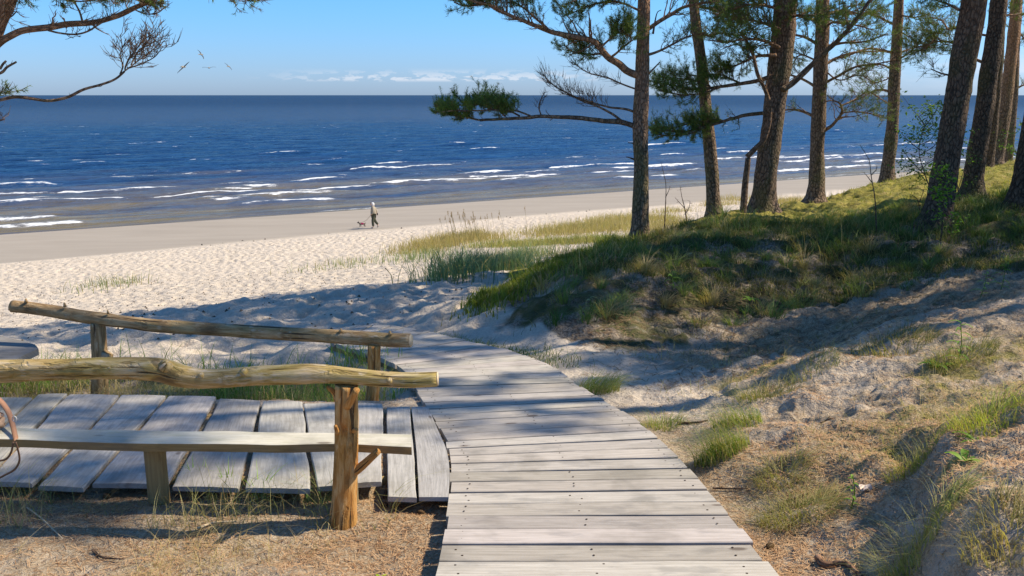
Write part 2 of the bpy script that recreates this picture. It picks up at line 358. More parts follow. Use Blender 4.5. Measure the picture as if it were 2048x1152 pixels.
def ground_material():
    m, t, b = new_mat('sand and turf'); L = t.links
    g = t.nodes.new('ShaderNodeNewGeometry').outputs['Position']
    vc = vcol(t); sp = t.nodes.new('ShaderNodeSeparateColor'); L.new(vc.outputs['Color'], sp.inputs[0])
    wet, turf, litter = sp.outputs[0], sp.outputs[1], sp.outputs[2]; moss = vc.outputs['Alpha']
    big = noise(t, g, .5, 5); mid = noise(t, g, 3.0, 6, .6); fine = noise(t, g, 38, 6, .65); grain = noise(t, g, 170, 3, .6)
    dry = mixc(t, big, (.61, .505, .375), (.71, .60, .465))
    dry = mixc(t, maprange(t, fine, .35, .72), dry, (.50, .41, .31))
    shells = maprange(t, noise(t, g, 15, 3, .5), .68, .74)
    dry = mixc(t, math_n(t, 'MULTIPLY', shells, .55), dry, (.20, .155, .11))
    dry = mixc(t, math_n(t, 'MULTIPLY', litter, .9), dry, mixc(t, maprange(t, mid, .38, .64), (.17, .125, .085), (.45, .36, .265)))
    wetc = mixc(t, noise(t, mapping(t, g, (.12, .5, 1)), 1.3, 6), (.27, .225, .17), (.40, .34, .265))
    c = mixc(t, wet, dry, wetc)
    # strandline debris
    # turf / moss
    tc_ = ramp(t, mid, [(.30, (.035, .036, .014)), (.46, (.085, .085, .025)), (.6, (.17, .13, .055)), (.74, (.24, .18, .09))])
    tc_ = mixc(t, maprange(t, fine, .5, .7), tc_, (.10, .075, .04))
    soil = mixc(t, maprange(t, fine, .35, .65), (.12, .09, .062), (.36, .29, .21)); tc_ = mixc(t, maprange(t, noise(t, g, 1.5, 5, .65), .46, .56), tc_, soil)
    mc = ramp(t, mid, [(.3, (.14, .15, .02)), (.55, (.30, .25, .05)), (.75, (.36, .27, .11))])
    tc2 = mixc(t, moss, tc_, mc)
    tm = maprange(t, math_n(t, 'ADD', turf, math_n(t, 'MULTIPLY', math_n(t, 'SUBTRACT', mid, .5), .9)), .35, .65)
    c = mixc(t, tm, c, tc2)
    # needle litter
    ln = noise(t, g, 48, 6, .8, 1.2); l2 = noise(t, g, 7, 5, .65)
    lc = ramp(t, ln, [(.30, (.13, .07, .035)), (.45, (.42, .28, .15)), (.60, (.66, .53, .36))])
    lm = maprange(t, math_n(t, 'ADD', litter, math_n(t, 'MULTIPLY', math_n(t, 'SUBTRACT', l2, .5), 2.6)), .40, .95)
    c = mixc(t, math_n(t, 'MULTIPLY', lm, .8), c, lc)
    L.new(c, b.inputs['Base Color']); b.inputs['Roughness'].default_value = .95
    L.new(maprange(t, wet, .9, 1.0, .95, .93), b.inputs['Roughness'])
    near = math_n(t, 'SUBTRACT', 1, math_n(t, 'MULTIPLY', wet, .85))
    hsum = math_n(t, 'ADD', math_n(t, 'MULTIPLY', fine, .030), math_n(t, 'MULTIPLY', grain, .006))
    hsum = math_n(t, 'ADD', hsum, math_n(t, 'MULTIPLY', noise(t, g, 7, 5, .65), .09))
    hsum = math_n(t, 'ADD', hsum, math_n(t, 'MULTIPLY', math_n(t, 'MULTIPLY', ln, lm), .022))
    bump(t, math_n(t, 'MULTIPLY', hsum, near), .9, 1.0, b)
    return m
def foliage_mat(name, rough=.6, trans=.35, spec=.2):
    m, t, b = new_mat(name); vc = vcol(t)
    t.links.new(vc.outputs['Color'], b.inputs['Base Color']); b.inputs['Roughness'].default_value = rough; b.inputs['Specular IOR Level'].default_value = spec
    tr = t.nodes.new('ShaderNodeBsdfTranslucent'); t.links.new(mixc(t, 1.0, vc.outputs['Color'], (1.25, 1.35, .6), 'MULTIPLY'), tr.inputs[0])
    mx = t.nodes.new('ShaderNodeMixShader'); mx.inputs[0].default_value = trans
    t.links.new(b.outputs[0], mx.inputs[1]); t.links.new(tr.outputs[0], mx.inputs[2]); t.links.new(mx.outputs[0], t.nodes['Material Output'].inputs[0])
    return m
def board_mat(name, a, b_, c_, dark=(.10, .085, .07), rough=.85, knots=True):
    """weathered planks: UV x runs along the grain in metres, y across"""
    m, t, b = new_mat(name); uv = t.nodes.new('ShaderNodeUVMap').outputs[0]
    g1 = noise(t, mapping(t, uv, (1.6, 30, 1)), 2.2, 6, .65, .35); g2 = noise(t, mapping(t, uv, (6, 130, 1)), 1.5, 4, .6)
    blot = noise(t, mapping(t, uv, (2.2, 5, 1)), 2.0, 5, .6)
    c = mixc(t, maprange(t, g1, .3, .7), a, b_)
    c = mixc(t, math_n(t, 'MULTIPLY', maprange(t, blot, .50, .68), .6), c, c_)
    c = mixc(t, math_n(t, 'MULTIPLY', maprange(t, g1, .66, .76), .65), c, dark)
    c = mixc(t, math_n(t, 'MULTIPLY', maprange(t, g2, .60, .78), .45), c, dark)
    vc = vcol(t)
    if knots:
        vo = t.nodes.new('ShaderNodeTexVoronoi'); vo.inputs['Scale'].default_value = 1.0
        t.links.new(mapping(t, uv, (2.0, 4.5, 1)), vo.inputs['Vector'])
        kn = maprange(t, vo.outputs['Distance'], .10, .045)
        c = mixc(t, math_n(t, 'MULTIPLY', kn, .7), c, (.09, .055, .035))
    wp = t.nodes.new('ShaderNodeNewGeometry').outputs['Position']; c = mixc(t, math_n(t, 'MULTIPLY', maprange(t, noise(t, wp, 2.6, 5, .6), .46, .68), .42), c, (.17, .15, .115))
    c = mixc(t, 1.0, c, vc.outputs['Color'], 'MULTIPLY')
    t.links.new(c, b.inputs['Base Color']); b.inputs['Roughness'].default_value = rough
    h = math_n(t, 'ADD', g1, math_n(t, 'MULTIPLY', g2, .6)); bump(t, h, .55, .004, b)
    return m
def log_mat(name, tones, green=(.30, .27, .05), gfac=.3, dark=(.07, .04, .02), bright=(.55, .42, .27)):
    m, t, b = new_mat(name); uv = t.nodes.new('ShaderNodeUVMap').outputs[0]
    g = t.nodes.new('ShaderNodeNewGeometry'); pos = g.outputs['Position']
    a = noise(t, mapping(t, uv, (2.5, 16, 1)), 2.0, 6, .7, .6); p_ = noise(t, mapping(t, uv, (3.2, 8, 1)), 1.6, 5, .62, .4)
    c = ramp(t, a, [(.28, tones[0]), (.48, tones[1]), (.64, tones[2])])
    c = mixc(t, math_n(t, 'MULTIPLY', maprange(t, noise(t, pos, 3.4, 3), .45, .60), gfac), c, green)
    c = mixc(t, math_n(t, 'MULTIPLY', maprange(t, p_, .56, .70), .55), c, dark)
    ck = noise(t, mapping(t, uv, (1.1, 26, 1), (9, 4, 0)), 1.6, 3, .5, .2); crk_ = maprange(t, ck, .61, .645); c = mixc(t, math_n(t, 'MULTIPLY', crk_, .85), c, (.03, .018, .01))
    c = mixc(t, math_n(t, 'MULTIPLY', maprange(t, noise(t, mapping(t, uv, (4, 10, 1), (5, 2, 0)), 2.3, 4, .6), .56, .68), .6), c, bright)
    vc = vcol(t); c = mixc(t, 1.0, c, vc.outputs['Color'], 'MULTIPLY')
    t.links.new(c, b.inputs['Base Color']); b.inputs['Roughness'].default_value = .8
    h = math_n(t, 'SUBTRACT', math_n(t, 'ADD', a, math_n(t, 'MULTIPLY', noise(t, mapping(t, uv, (10, 70, 1)), 1.5, 4), .4)), math_n(t, 'ADD', math_n(t, 'MULTIPLY', maprange(t, p_, .56, .62), .5), math_n(t, 'MULTIPLY', crk_, .8)))
    bump(t, h, .8, .012, b)
    return m
def bark_mat():
    m, t, b = new_mat('pine bark'); uv = t.nodes.new('ShaderNodeUVMap').outputs[0]; vc = vcol(t)
    sp = t.nodes.new('ShaderNodeSeparateColor'); t.links.new(vc.outputs['Color'], sp.inputs[0])
    uvd = mapping(t, uv, (11, 34, 1))
    vo = t.nodes.new('ShaderNodeTexVoronoi'); vo.feature = 'DISTANCE_TO_EDGE'; vo.inputs['Scale'].default_value = 1.0
    va = t.nodes.new('ShaderNodeVectorMath'); va.operation = 'ADD'; nn = t.nodes.new('ShaderNodeTexNoise'); nn.inputs['Scale'].default_value = .8; nn.inputs['Detail'].default_value = 4
    t.links.new(uvd, nn.inputs['Vector']); t.links.new(uvd, va.inputs[0]); t.links.new(nn.outputs['Color'], va.inputs[1]); t.links.new(va.outputs[0], vo.inputs['Vector'])
    crack = maprange(t, math_n(t,'ADD',vo.outputs['Distance'], math_n(t,'MULTIPLY', math_n(t,'SUBTRACT', noise(t, mapping(t, uv, (3, 22, 1)), 1.5, 5, .7), .45), .5)), -.05, .25); f = noise(t, mapping(t, uv, (12, 50, 1)), 1.3, 6, .7)
    low = ramp(t, f, [(.3, (.11, .068, .042)), (.52, (.25, .165, .105)), (.7, (.40, .30, .20))])
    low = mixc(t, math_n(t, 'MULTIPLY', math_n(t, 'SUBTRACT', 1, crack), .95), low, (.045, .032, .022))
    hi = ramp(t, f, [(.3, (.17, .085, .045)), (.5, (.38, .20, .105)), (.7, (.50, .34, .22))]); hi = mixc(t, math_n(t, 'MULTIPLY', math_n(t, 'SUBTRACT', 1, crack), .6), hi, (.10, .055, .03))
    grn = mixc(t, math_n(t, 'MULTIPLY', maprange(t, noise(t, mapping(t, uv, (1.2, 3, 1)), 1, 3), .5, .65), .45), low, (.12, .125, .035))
    c = mixc(t, sp.outputs[0], grn, hi); c = mixc(t, math_n(t, 'MULTIPLY', sp.outputs[1], .55), c, (.02, .014, .010))  # green channel darkens bark; on the right-hand trunks it includes painted shade
    t.links.new(c, b.inputs['Base Color']); b.inputs['Roughness'].default_value = .9
    bump(t, math_n(t, 'ADD', crack, math_n(t, 'MULTIPLY', f, .6)), .9, .02, b)
    return m
def plain(name, col, rough=.7, spec=.3, nscale=30, var=.25, bumpd=.002):
    m, t, b = new_mat(name); pos = t.nodes.new('ShaderNodeTexCoord').outputs['Object']; f = noise(t, pos, nscale, 4)
    dk = tuple(x * (1 - var) for x in col); br = tuple(min(1, x * (1 + var)) for x in col)
    t.links.new(mixc(t, f, dk, br), b.inputs['Base Color']); b.inputs['Roughness'].default_value = rough; b.inputs['Specular IOR Level'].default_value = spec
    bump(t, f, .4, bumpd, b); return m
def sea_mat():
    m, t, b = new_mat('sea water'); L = t.links; vc = vcol(t); sp = t.nodes.new('ShaderNodeSeparateColor'); L.new(vc.outputs['Color'], sp.inputs[0])
    foam, shallow, far = sp.outputs[0], sp.outputs[1], sp.outputs[2]
    uv = t.nodes.new('ShaderNodeUVMap').outputs[0]      # x along the shore, y out to sea, metres
    w1 = noise(t, mapping(t, uv, (.22, .75, 1)), 1.0, 6, .62, .3); w2 = noise(t, mapping(t, uv, (1.1, 2.6, 1)), 1.0, 5, .6); w0 = noise(t, mapping(t, uv, (.018, .05, 1)), 1.0, 5, .6)
    deep = mixc(t, w0, (.005, .032, .090), (.012, .056, .140))
    brown = mixc(t, w1, (.17, .125, .035), (.30, .22, .075))
    chop = noise(t, mapping(t, uv, (.09, .42, 1)), 1.0, 6, .7, .5); deep = mixc(t, maprange(t, chop, .35, .68), (.003, .017, .052), deep)
    body = mixc(t, math_n(t, 'MULTIPLY', shallow, maprange(t, noise(t, mapping(t, uv, (.035, .30, 1), (4, 9, 0)), 1.0, 5, .65), .30, .62, .25, 1.0)), deep, brown)
    fn = noise(t, mapping(t, uv, (.35, 1.6, 1)), 2.0, 6, .75)
    fm = maprange(t, math_n(t, 'ADD', foam, math_n(t, 'MULTIPLY', math_n(t, 'SUBTRACT', fn, .5), 2.6)), .42, .80)
    L.new(mixc(t, fm, body, (.74, .74, .72)), b.inputs['Base Color'])
    rg = mixc(t, fm, mixc(t, far, (.10, .10, .10), (.25, .25, .25)), (.8, .8, .8)); L.new(rg, b.inputs['Roughness'])
    b.inputs['IOR'].default_value = 1.33; L.new(maprange(t, far, 0, 1, .26, .05), b.inputs['Specular IOR Level'])
    h = math_n(t, 'ADD', math_n(t, 'MULTIPLY', w1, .95), math_n(t, 'MULTIPLY', w2, .25))
    h = math_n(t, 'ADD', h, math_n(t, 'MULTIPLY', noise(t, mapping(t, uv, (.05, .16, 1)), 1.0, 4, .6), 4.0))
    nrm = bump(t, h, .42, 1.0, b); b.inputs['Specular IOR Level'].default_value = 0
    for l_ in list(b.inputs['Specular IOR Level'].links): L.remove(l_)
    fr = t.nodes.new('ShaderNodeFresnel'); fr.inputs[0].default_value = 1.33; L.new(nrm, fr.inputs[1])
    gl = t.nodes.new('ShaderNodeBsdfGlossy'); gl.inputs['Roughness'].default_value = .07; L.new(nrm, gl.inputs['Normal']); gl.inputs['Color'].default_value = (1, 1, 1, 1)
    mx = t.nodes.new('ShaderNodeMixShader'); k_ = math_n(t, 'MULTIPLY', fr.outputs[0], maprange(t, far, 0, 1, .26, .15)); k_ = math_n(t, 'MULTIPLY', k_, math_n(t, 'SUBTRACT', 1, fm))
    L.new(k_, mx.inputs[0]); L.new(b.outputs[0], mx.inputs[1]); L.new(gl.outputs[0], mx.inputs[2]); L.new(mx.outputs[0], t.nodes['Material Output'].inputs[0])
    return m

M = {}
M['ground'] = ground_material(); M['sea'] = sea_mat(); M['bark'] = bark_mat()
M['grass'] = foliage_mat('grass blades', .6, .38); M['needles'] = foliage_mat('pine needles', .5, .22); M['leaf'] = foliage_mat('green leaves', .45, .45)
M['walk'] = board_mat('weathered walk boards', (.37, .325, .27), (.52, .465, .395), (.27, .245, .215))
M['deck'] = board_mat('weathered deck planks', (.31, .285, .25), (.45, .415, .37), (.235, .215, .19))
M['seat'] = board_mat('bench seat plank', (.54, .49, .37), (.66, .61, .49), (.44, .41, .28))
M['edge'] = board_mat('raw plank edge', (.24, .17, .07), (.34, .25, .11), (.16, .11, .05), knots=False)
M['logy'] = log_mat('yellow peeled log', [(.13, .075, .025), (.40, .27, .095), (.60, .46, .27)], (.36, .30, .05), .30, bright=(.60, .50, .38))
M['logo'] = log_mat('orange peeled post', [(.13, .05, .018), (.47, .215, .05), (.64, .40, .16)], (.34, .25, .05), .15, bright=(.62, .44, .22))
M['logb'] = log_mat('brown peeled log', [(.12, .07, .03), (.33, .205, .09), (.48, .34, .18)], (.26, .22, .06), .2, bright=(.52, .42, .29))
M['cut'] = plain('sawn log end', (.62, .47, .29), .8, .2, 40, .2)
M['nail'] = plain('rusty nail', (.05, .035, .03), .6, .4)

# ------------------------------------------------------------------ ground mesh
def fan_grid(ox, oy, ang, rr):
    A_, R_ = np.meshgrid(ang, rr, indexing='ij'); return ox + R_ * np.sin(A_), oy + R_ * np.cos(A_)
def grid_quads(na, nr):
    i = np.arange(na - 1)[:, None]; j = np.arange(nr - 1)[None]
    return np.stack([i * nr + j, i * nr + j + 1, (i + 1) * nr + j + 1, (i + 1) * nr + j], -1).reshape(-1, 4)
ang = np.unique(np.concatenate([np.linspace(rad(-178), rad(-34), 160), np.linspace(rad(-34), rad(33), 900), np.linspace(rad(33), rad(178), 170)]))
rr = np.concatenate([[.02, .8, 1.6, 2.6], np.geomspace(3.6, 14, 430)[:-1], np.geomspace(14, 75, 520)[:-1], np.geomspace(75, 420, 60)])
GX, GY = fan_grid(.3, -1.0, ang, rr); GZ = height(GX, GY)
GS = shore_s(GX, GY)
de = damp_edge(GX, GY)
wet = 1 - sstep(GS, de - .8, de + .8)
below = CZ - GZ
turf = sstep(GS, 49.5, 52.5) * sstep(GY, 9.8, 11) * sstep(GX, .1, 1.1) + .65 * sstep(GX, -.5, .4) * sstep(GX, 1.5, .6) * sstep(GY, 10.4, 11) * sstep(GS, 50, 53)
turf = np.maximum(turf, sstep(GX, 6.5, 9) * sstep(GS, 49, 53)); turf = np.maximum(turf, .75 * sstep(GY, 6.2, 6.7) * sstep(GY, 8.3, 7.6) * sstep(GX, -1.2, -1.8) * sstep(GX, -7, -5))
moss = sstep(GY, 12.3, 14) * sstep(GS, 49, 51) * (1 - .5 * sstep(GY, 30, 60))
litter = .95 * sstep(GY, 6.8, 5.0) * sstep(GX, 2.2, .8) + .78 * sstep(GY, 8.6, 6.2) * sstep(GX, 1.2, 2.0) * (.8 + .5 * fbm(GX * .9, GY * .9, 77, 3))
litter = np.maximum(litter, .55 * sstep(GY, 6.5, 7.5) * sstep(GX, .8, 1.8) * sstep(GY, 11.5, 10))
litter = np.maximum(litter, .8 * sstep(dist_walk(GX, GY), 1.15, .9) * sstep(GY, 6.8, 5.5))
yb = np.interp(GX, [0.3, .6, .9, 1.3, 2, 3, 4, 5, 6], [9.2, 8.3, 8.0, 8.1, 8.8, 9.3, 9.75, 10.1, 10.0]) + .35 * fbm(GX * 1.3, GY * 1.3, 79, 3)
bank = sstep(GY - yb, -.45, .35) * sstep(GX, -.5, .2) * sstep(GS, 50, 52) * np.clip(1.1 + .9 * fbm(GX * .7, GY * .9, 78, 3), 0, 1)
turf = np.maximum(turf, .95 * bank); litter = litter * (1 - .8 * bank)
hol = sstep(GY, 6.6, 7.4) * sstep(GY, 13, 11) * sstep(GX, .9, 1.6) * (1 - bank); litter = np.maximum(litter, .82 * hol); turf = np.maximum(turf, .60 * hol * sstep(GX - .15 * GY, .05, .9))
rslope = sstep(GX, 1.1, 1.8) * sstep(GY, 8.2, 6.4); turf = np.maximum(turf, rslope * .62 * sstep(fbm(GX * 1.5, GY * 1.5, 72, 4), -.02, .3)); moss = np.maximum(moss, rslope * .85 * (1 - hol))
litter = litter * sstep(GX, -8, -6)
col = np.stack([wet, np.clip(turf, 0, 1), np.clip(litter, 0, 1), np.clip(moss, 0, 1)], -1).reshape(-1, 4)
gm = MB(); gm.add(np.stack([GX, GY, GZ], -1).reshape(-1, 3), grid_quads(len(ang), len(rr)), None, None, col)
gm.build('ground', M['ground'], kind='structure')

# ------------------------------------------------------------------ sea mesh
FOAM = [(520,612,309),(648,690,324),(732,818,329),(570,708,361),(432,545,371),(200,350,383),(110,245,400),(0,90,408),(0,20,335),(150,210,330),(80,108,332),(898,1035,350),(965,1110,357),
        (1165,1440,336),(1250,1400,291),(1690,1720,295),(905,940,290),(1155,1300,345),(1480,1850,316),(930,1010,301),(1200,1380,356),(480,560,378),(700,900,368),
        (1760,1800,290),(1560,1640,330),(300,560,388),(420,485,400),(560,760,378),(820,1000,362),(1040,1130,347),(1400,1470,300),(206,216,307),(310,330,345),(1655,1690,262),(1860,2048,300),(1900,2040,312)]
aS = np.linspace(rad(-40), rad(62), 1000); rS = np.concatenate([np.geomspace(48, 420, 1000)[:-1], np.geomspace(420, 40000, 130)])
SX, SY = fan_grid(0, 0, aS, rS); ss = -shore_s(SX, SY); tt = shore_t(SX, SY)
z = np.zeros_like(SX); foam = np.zeros_like(SX)
fadeF = sstep(rS, 410, 180)[None] / (1 + (rS / 260) ** 2)[None]
swell = np.sin(ss / 9.5 * 2 * np.pi + 2.2 * fbm(tt * .03, ss * .02, 3, 3) + .3 * np.sin(tt * .05)) * (.5 + .8 * vnoise(tt * .05, ss * .08, 9))
z += .17 * swell * sstep(ss, 2, 16) * fadeF + (.30 * fbm(tt * .22, ss * .62, 13, 4)) * sstep(ss, .5, 10) * (sstep(rS, 410, 180) / (1 + (rS / 260) ** 2))[None]
for x0, x1, py in FOAM:
    tm = CZ / (SP - (576 - py) / FPX * CP); Yc = tm * (CP + (576 - py) / FPX * SP)
    xa, xb = (x0 - 1024) / FPX * tm, (x1 - 1024) / FPX * tm
    s0 = -shore_s((xa + xb) / 2, Yc); ta, tb = shore_t(xa, Yc), shore_t(xb, Yc)
    size = .40 if (x1 - x0) > 60 else .30
    big = np.clip(s0 / 22, .35, 1)
    ds = ss - s0 + (.9 * fbm(tt * .12, 0 * tt, int(x0), 3) + .25 * fbm(tt * .9, 0 * tt, int(x0) + 1, 2)) + (tt - (ta + tb) / 2) * 0.004
    along = sstep(tt, ta - 2.0, ta + 2.0) * sstep(tt, tb + 2.0, tb - 2.0); size = size * (.35 + 1.1 * vnoise(tt * .45, 0 * tt + x0, 21))
    env = sstep(tt, ta - 7, ta + 4) * sstep(tt, tb + 7, tb - 4)
    z += env * .34 * big * np.exp(-(np.where(ds > 0, ds / 1.9, ds / .75)) ** 2)
    foam = np.maximum(foam, along * np.where(ds > 0, np.exp(-(ds / (.7 * size)) ** 2), np.exp(-(ds / (1.15 * size)) ** 2)) * 1.05)
wash = .6 * fbm(tt * .06, 0 * tt, 55, 3)
edge = .62 * np.exp(-((ss - .35 - .8 * wash) / .22) ** 2) * sstep(vnoise(tt * .08, 0 * tt, 3), .45, .7)
for k_, off in ((1, 3.2), (2, 7.5), (3, 12.5), (4, 18.5), (5, 27), (6, 37)):
    ds = ss - off - 1.3 * fbm(tt * .05, 0 * tt + k_, 60 + k_, 3)
    on = sstep(fbm(tt * (.05 + .012 * k_), 0 * tt, 70 + k_, 3), -.02 + .03 * k_, .16 + .03 * k_)
    z += .17 * np.exp(-(np.where(ds > 0, ds / 1.5, ds / .6)) ** 2) * (0.3 + on); foam = np.maximum(foam, .80 * on * np.exp(-((ds + .35 + .2 * fbm(tt * .8, 0 * tt, 80 + k_, 2)) / (.16 + .28 * vnoise(tt * .3, 0 * tt, 90 + k_))) ** 2))
foam = np.maximum(foam, edge)
caps = sstep(fbm(tt * .16, ss * .5, 91, 4), .50, .60) * sstep(ss, 14, 40) * sstep(ss, 500, 120)
foam = np.maximum(foam, caps * .48)
z += .02
bz = np.interp(-ss, [-400, -20, 0, 4], [0, 0, .0, .14]); z = np.where(ss < 0, np.maximum(bz * 0, 0) + .02 + 0 * z, z)
shallow = np.clip(.86 - ss / 62 + .42 * fbm(tt * .03, ss * .12, 17, 4) * sstep(ss, 0, 12), 0, 1)
shallow = shallow ** 1.4
far = sstep(np.hypot(SX, SY), 120, 1200)
q = grid_quads(len(aS), len(rS)); keep = (ss.ravel()[q] > -2.5).all(1); q = q[keep]
sm = MB(); sm.add(np.stack([SX, SY, z], -1).reshape(-1, 3), q, None, np.stack([tt, ss], -1).reshape(-1, 2),
                  np.stack([foam, shallow, far, np.ones_like(far)], -1).reshape(-1, 4))
sm.build('sea', M['sea'], kind='structure')

# ------------------------------------------------------------------ planks
def plank(mb, corners, thick, nu=14, rag=0.0, warp_=0.0, seed=0, tint=1.0, inset=0.0, camber=0.0):
    """corners: a,b = one long edge start,end; c,d = other long edge start,end (top face, world)"""
    a, b, c, d = [np.asarray(x, float) for x in corners]
    u = np.linspace(0, 1, nu); nv = 5; vv = np.array([0, .03, .5, .97, 1.0]); rng = np.random.default_rng(seed)
    e0 = a[None] + (b - a)[None] * u[:, None]; e1 = c[None] + (d - c)[None] * u[:, None]
    L = np.linalg.norm(b - a); Wd = np.linalg.norm(c - a); cross = unit((c - a) / 1.0)
    if rag:
        e0 = e0 + cross[None] * (rag * fbm(u * L * 2.2 + seed * 5.1, 0 * u, seed, 3))[:, None]
        e1 = e1 + cross[None] * (rag * fbm(u * L * 2.2 + seed * 3.3 + 40, 0 * u, seed + 1, 3))[:, None]
    top = e0[:, None] * (1 - vv)[None, :, None] + e1[:, None] * vv[None, :, None]
    top[..., 2] += warp_ * fbm(u * L * 1.2 + seed, 0 * u, seed + 2, 2)[:, None] - np.array([.004, 0, 0, 0, .004])[None] + camber * (np.array([1, .9, 0, .9, 1]))[None]
    bot = top[:, [0, 4]].copy(); bot[..., 2] = top[:, [0, 4], 2] - thick
    v = np.concatenate([top.reshape(-1, 3), bot.reshape(-1, 3)])
    q = []
    for i in range(nu - 1):
        for j in range(nv - 1): q.append((i * nv + j, i * nv + j + 1, (i + 1) * nv + j + 1, (i + 1) * nv + j))
        o = nu * nv; q.append((i * nv, (i + 1) * nv, o + (i + 1) * 2, o + i * 2)); q.append((i * nv + 4, o + i * 2 + 1, o + (i + 1) * 2 + 1, (i + 1) * nv + 4))
        q.append((o + i * 2, o + (i + 1) * 2, o + (i + 1) * 2 + 1, o + i * 2 + 1))
    o = nu * nv; t = []
    for i, oo in ((0, o), (nu - 1, o + (nu - 1) * 2)):
        r = [i * nv + j for j in range(nv)]; q.append((r[0], r[1], oo + 1, oo)); q.append((r[1], r[2], r[3], oo + 1)); t.append((r[3], r[4], oo + 1))
    ou, ov = rng.uniform(0, 50), rng.uniform(0, 50)
    uvt = np.stack([np.repeat(u[:, None] * L + ou, nv, 1), np.repeat(vv[None] * Wd + ov, nu, 0)], -1).reshape(-1, 2)
    uvb = np.stack([np.repeat(u[:, None] * L + ou, 2, 1), np.repeat(np.array([[ov - .03, ov + Wd + .03]]), nu, 0)], -1).reshape(-1, 2)
    mb.add(v, q, t, np.vstack([uvt, uvb]), (tint, tint * rng.uniform(.97, 1.01), tint * rng.uniform(.93, 1.0), 1)); return mb
def P3(xy, dz=0.0): return np.array([xy[0], xy[1], float(plane_z(xy[1])) + dz])

# boardwalk
bw = empty('boardwalk', (0.35, 3.0, float(plane_z(3.0)) - .1), 'curving grey wooden boardwalk of cross boards leading down between the dunes to the beach', 'boardwalk')
cl_ = np.r_[0, np.cumsum(np.linalg.norm(np.diff(WC, axis=0), axis=1))]
def wl(x): return np.array([np.interp(x, cl_, WL[:, 0]), np.interp(x, cl_, WL[:, 1])])
def wr(x): return np.array([np.interp(x, cl_, WR[:, 0]), np.interp(x, cl_, WR[:, 1])])
# known board joints near the camera, then an even pitch
j0 = cl_[3]; js = [j0]
x = j0
while x > 0.2: x -= .168; js.insert(0, x)
x = j0
while x < cl_[-1] - .05: x += .1655; js.append(min(x, cl_[-1]))
R_ = np.random.default_rng(3)
for k in range(len(js) - 1):
    g = .011 if js[k] < 5 else .016
    a0, a1 = js[k] + g / 2 + R_.uniform(0, .003), js[k + 1] - g / 2 - R_.uniform(0, .003)
    la, lb, ra, rb = wl(a0), wl(a1), wr(a0), wr(a1); dd = unit(ra - la)
    e1, e2 = R_.normal(0, .006), R_.normal(0, .006); la = la + dd * e1; lb = lb + dd * e1; ra = ra + dd * e2; rb = rb + dd * e2
    mb = MB(); dz = R_.normal(0, .002)
    plank(mb, (P3(la, dz), P3(ra, dz + R_.normal(0, .002)), P3(lb, dz), P3(rb, dz)), .038, 12, .003, .004, 100 + k, R_.uniform(.78, 1.10), camber=.0)
    for side in (.08, .62, 1.19):      # nail heads belong to the board
        for q_ in (.28, .72):
            a_ = js[k] + (js[k + 1] - js[k]) * (q_ + R_.normal(0, .04)); l_, r_ = wl(a_), wr(a_); p_ = l_ + unit(r_ - l_) * (side + R_.normal(0, .012)); c_ = P3(p_, dz + .0015)
            th = np.linspace(0, 2 * np.pi, 7)[:-1]; ring = c_ + .0055 * np.stack([np.cos(th), np.sin(th), 0 * th], 1)
            mb.add(np.vstack([ring, c_ + [0, 0, .0012]]), None, [(i, (i + 1) % 6, 6) for i in range(6)], None, (.10, .07, .05, 1))
    b_ = mb.build('board', M['walk'], bw, smooth=False)
xs = np.arange(.1, cl_[-1], .25); xs[-1] = cl_[-1] - .02
for fr in (.035, .5, .965):
    pts = [wl(x) + (wr(x) - wl(x)) * fr for x in xs]; mb = MB(); wdt = .022
    v = []; 
    for i, p_ in enumerate(pts):
        tg = unit(pts[min(i + 1, len(pts) - 1)] - pts[max(i - 1, 0)]); nn_ = np.array([-tg[1], tg[0]])
        for sd in (-1, 1):
            for dz in (-.046, -.17): v.append(P3(p_ + nn_ * sd * wdt, dz))
    q = []
    for i in range(len(pts) - 1):
        b0, b1 = i * 4, i * 4 + 4; q += [(b0, b0 + 1, b1 + 1, b1), (b0 + 2, b1 + 2, b1 + 3, b0 + 3), (b0, b1, b1 + 2, b0 + 2), (b0 + 1, b0 + 3, b1 + 3, b1 + 1)]
    q += [(0, 2, 3, 1), (len(v) - 4, len(v) - 3, len(v) - 1, len(v) - 2)]
    mb.add(v, q, None, [(x_ * .25, dz_ * .05) for x_ in range(len(pts)) for dz_ in range(4)]); mb.build('stringer', M['edge'], bw, smooth=False)

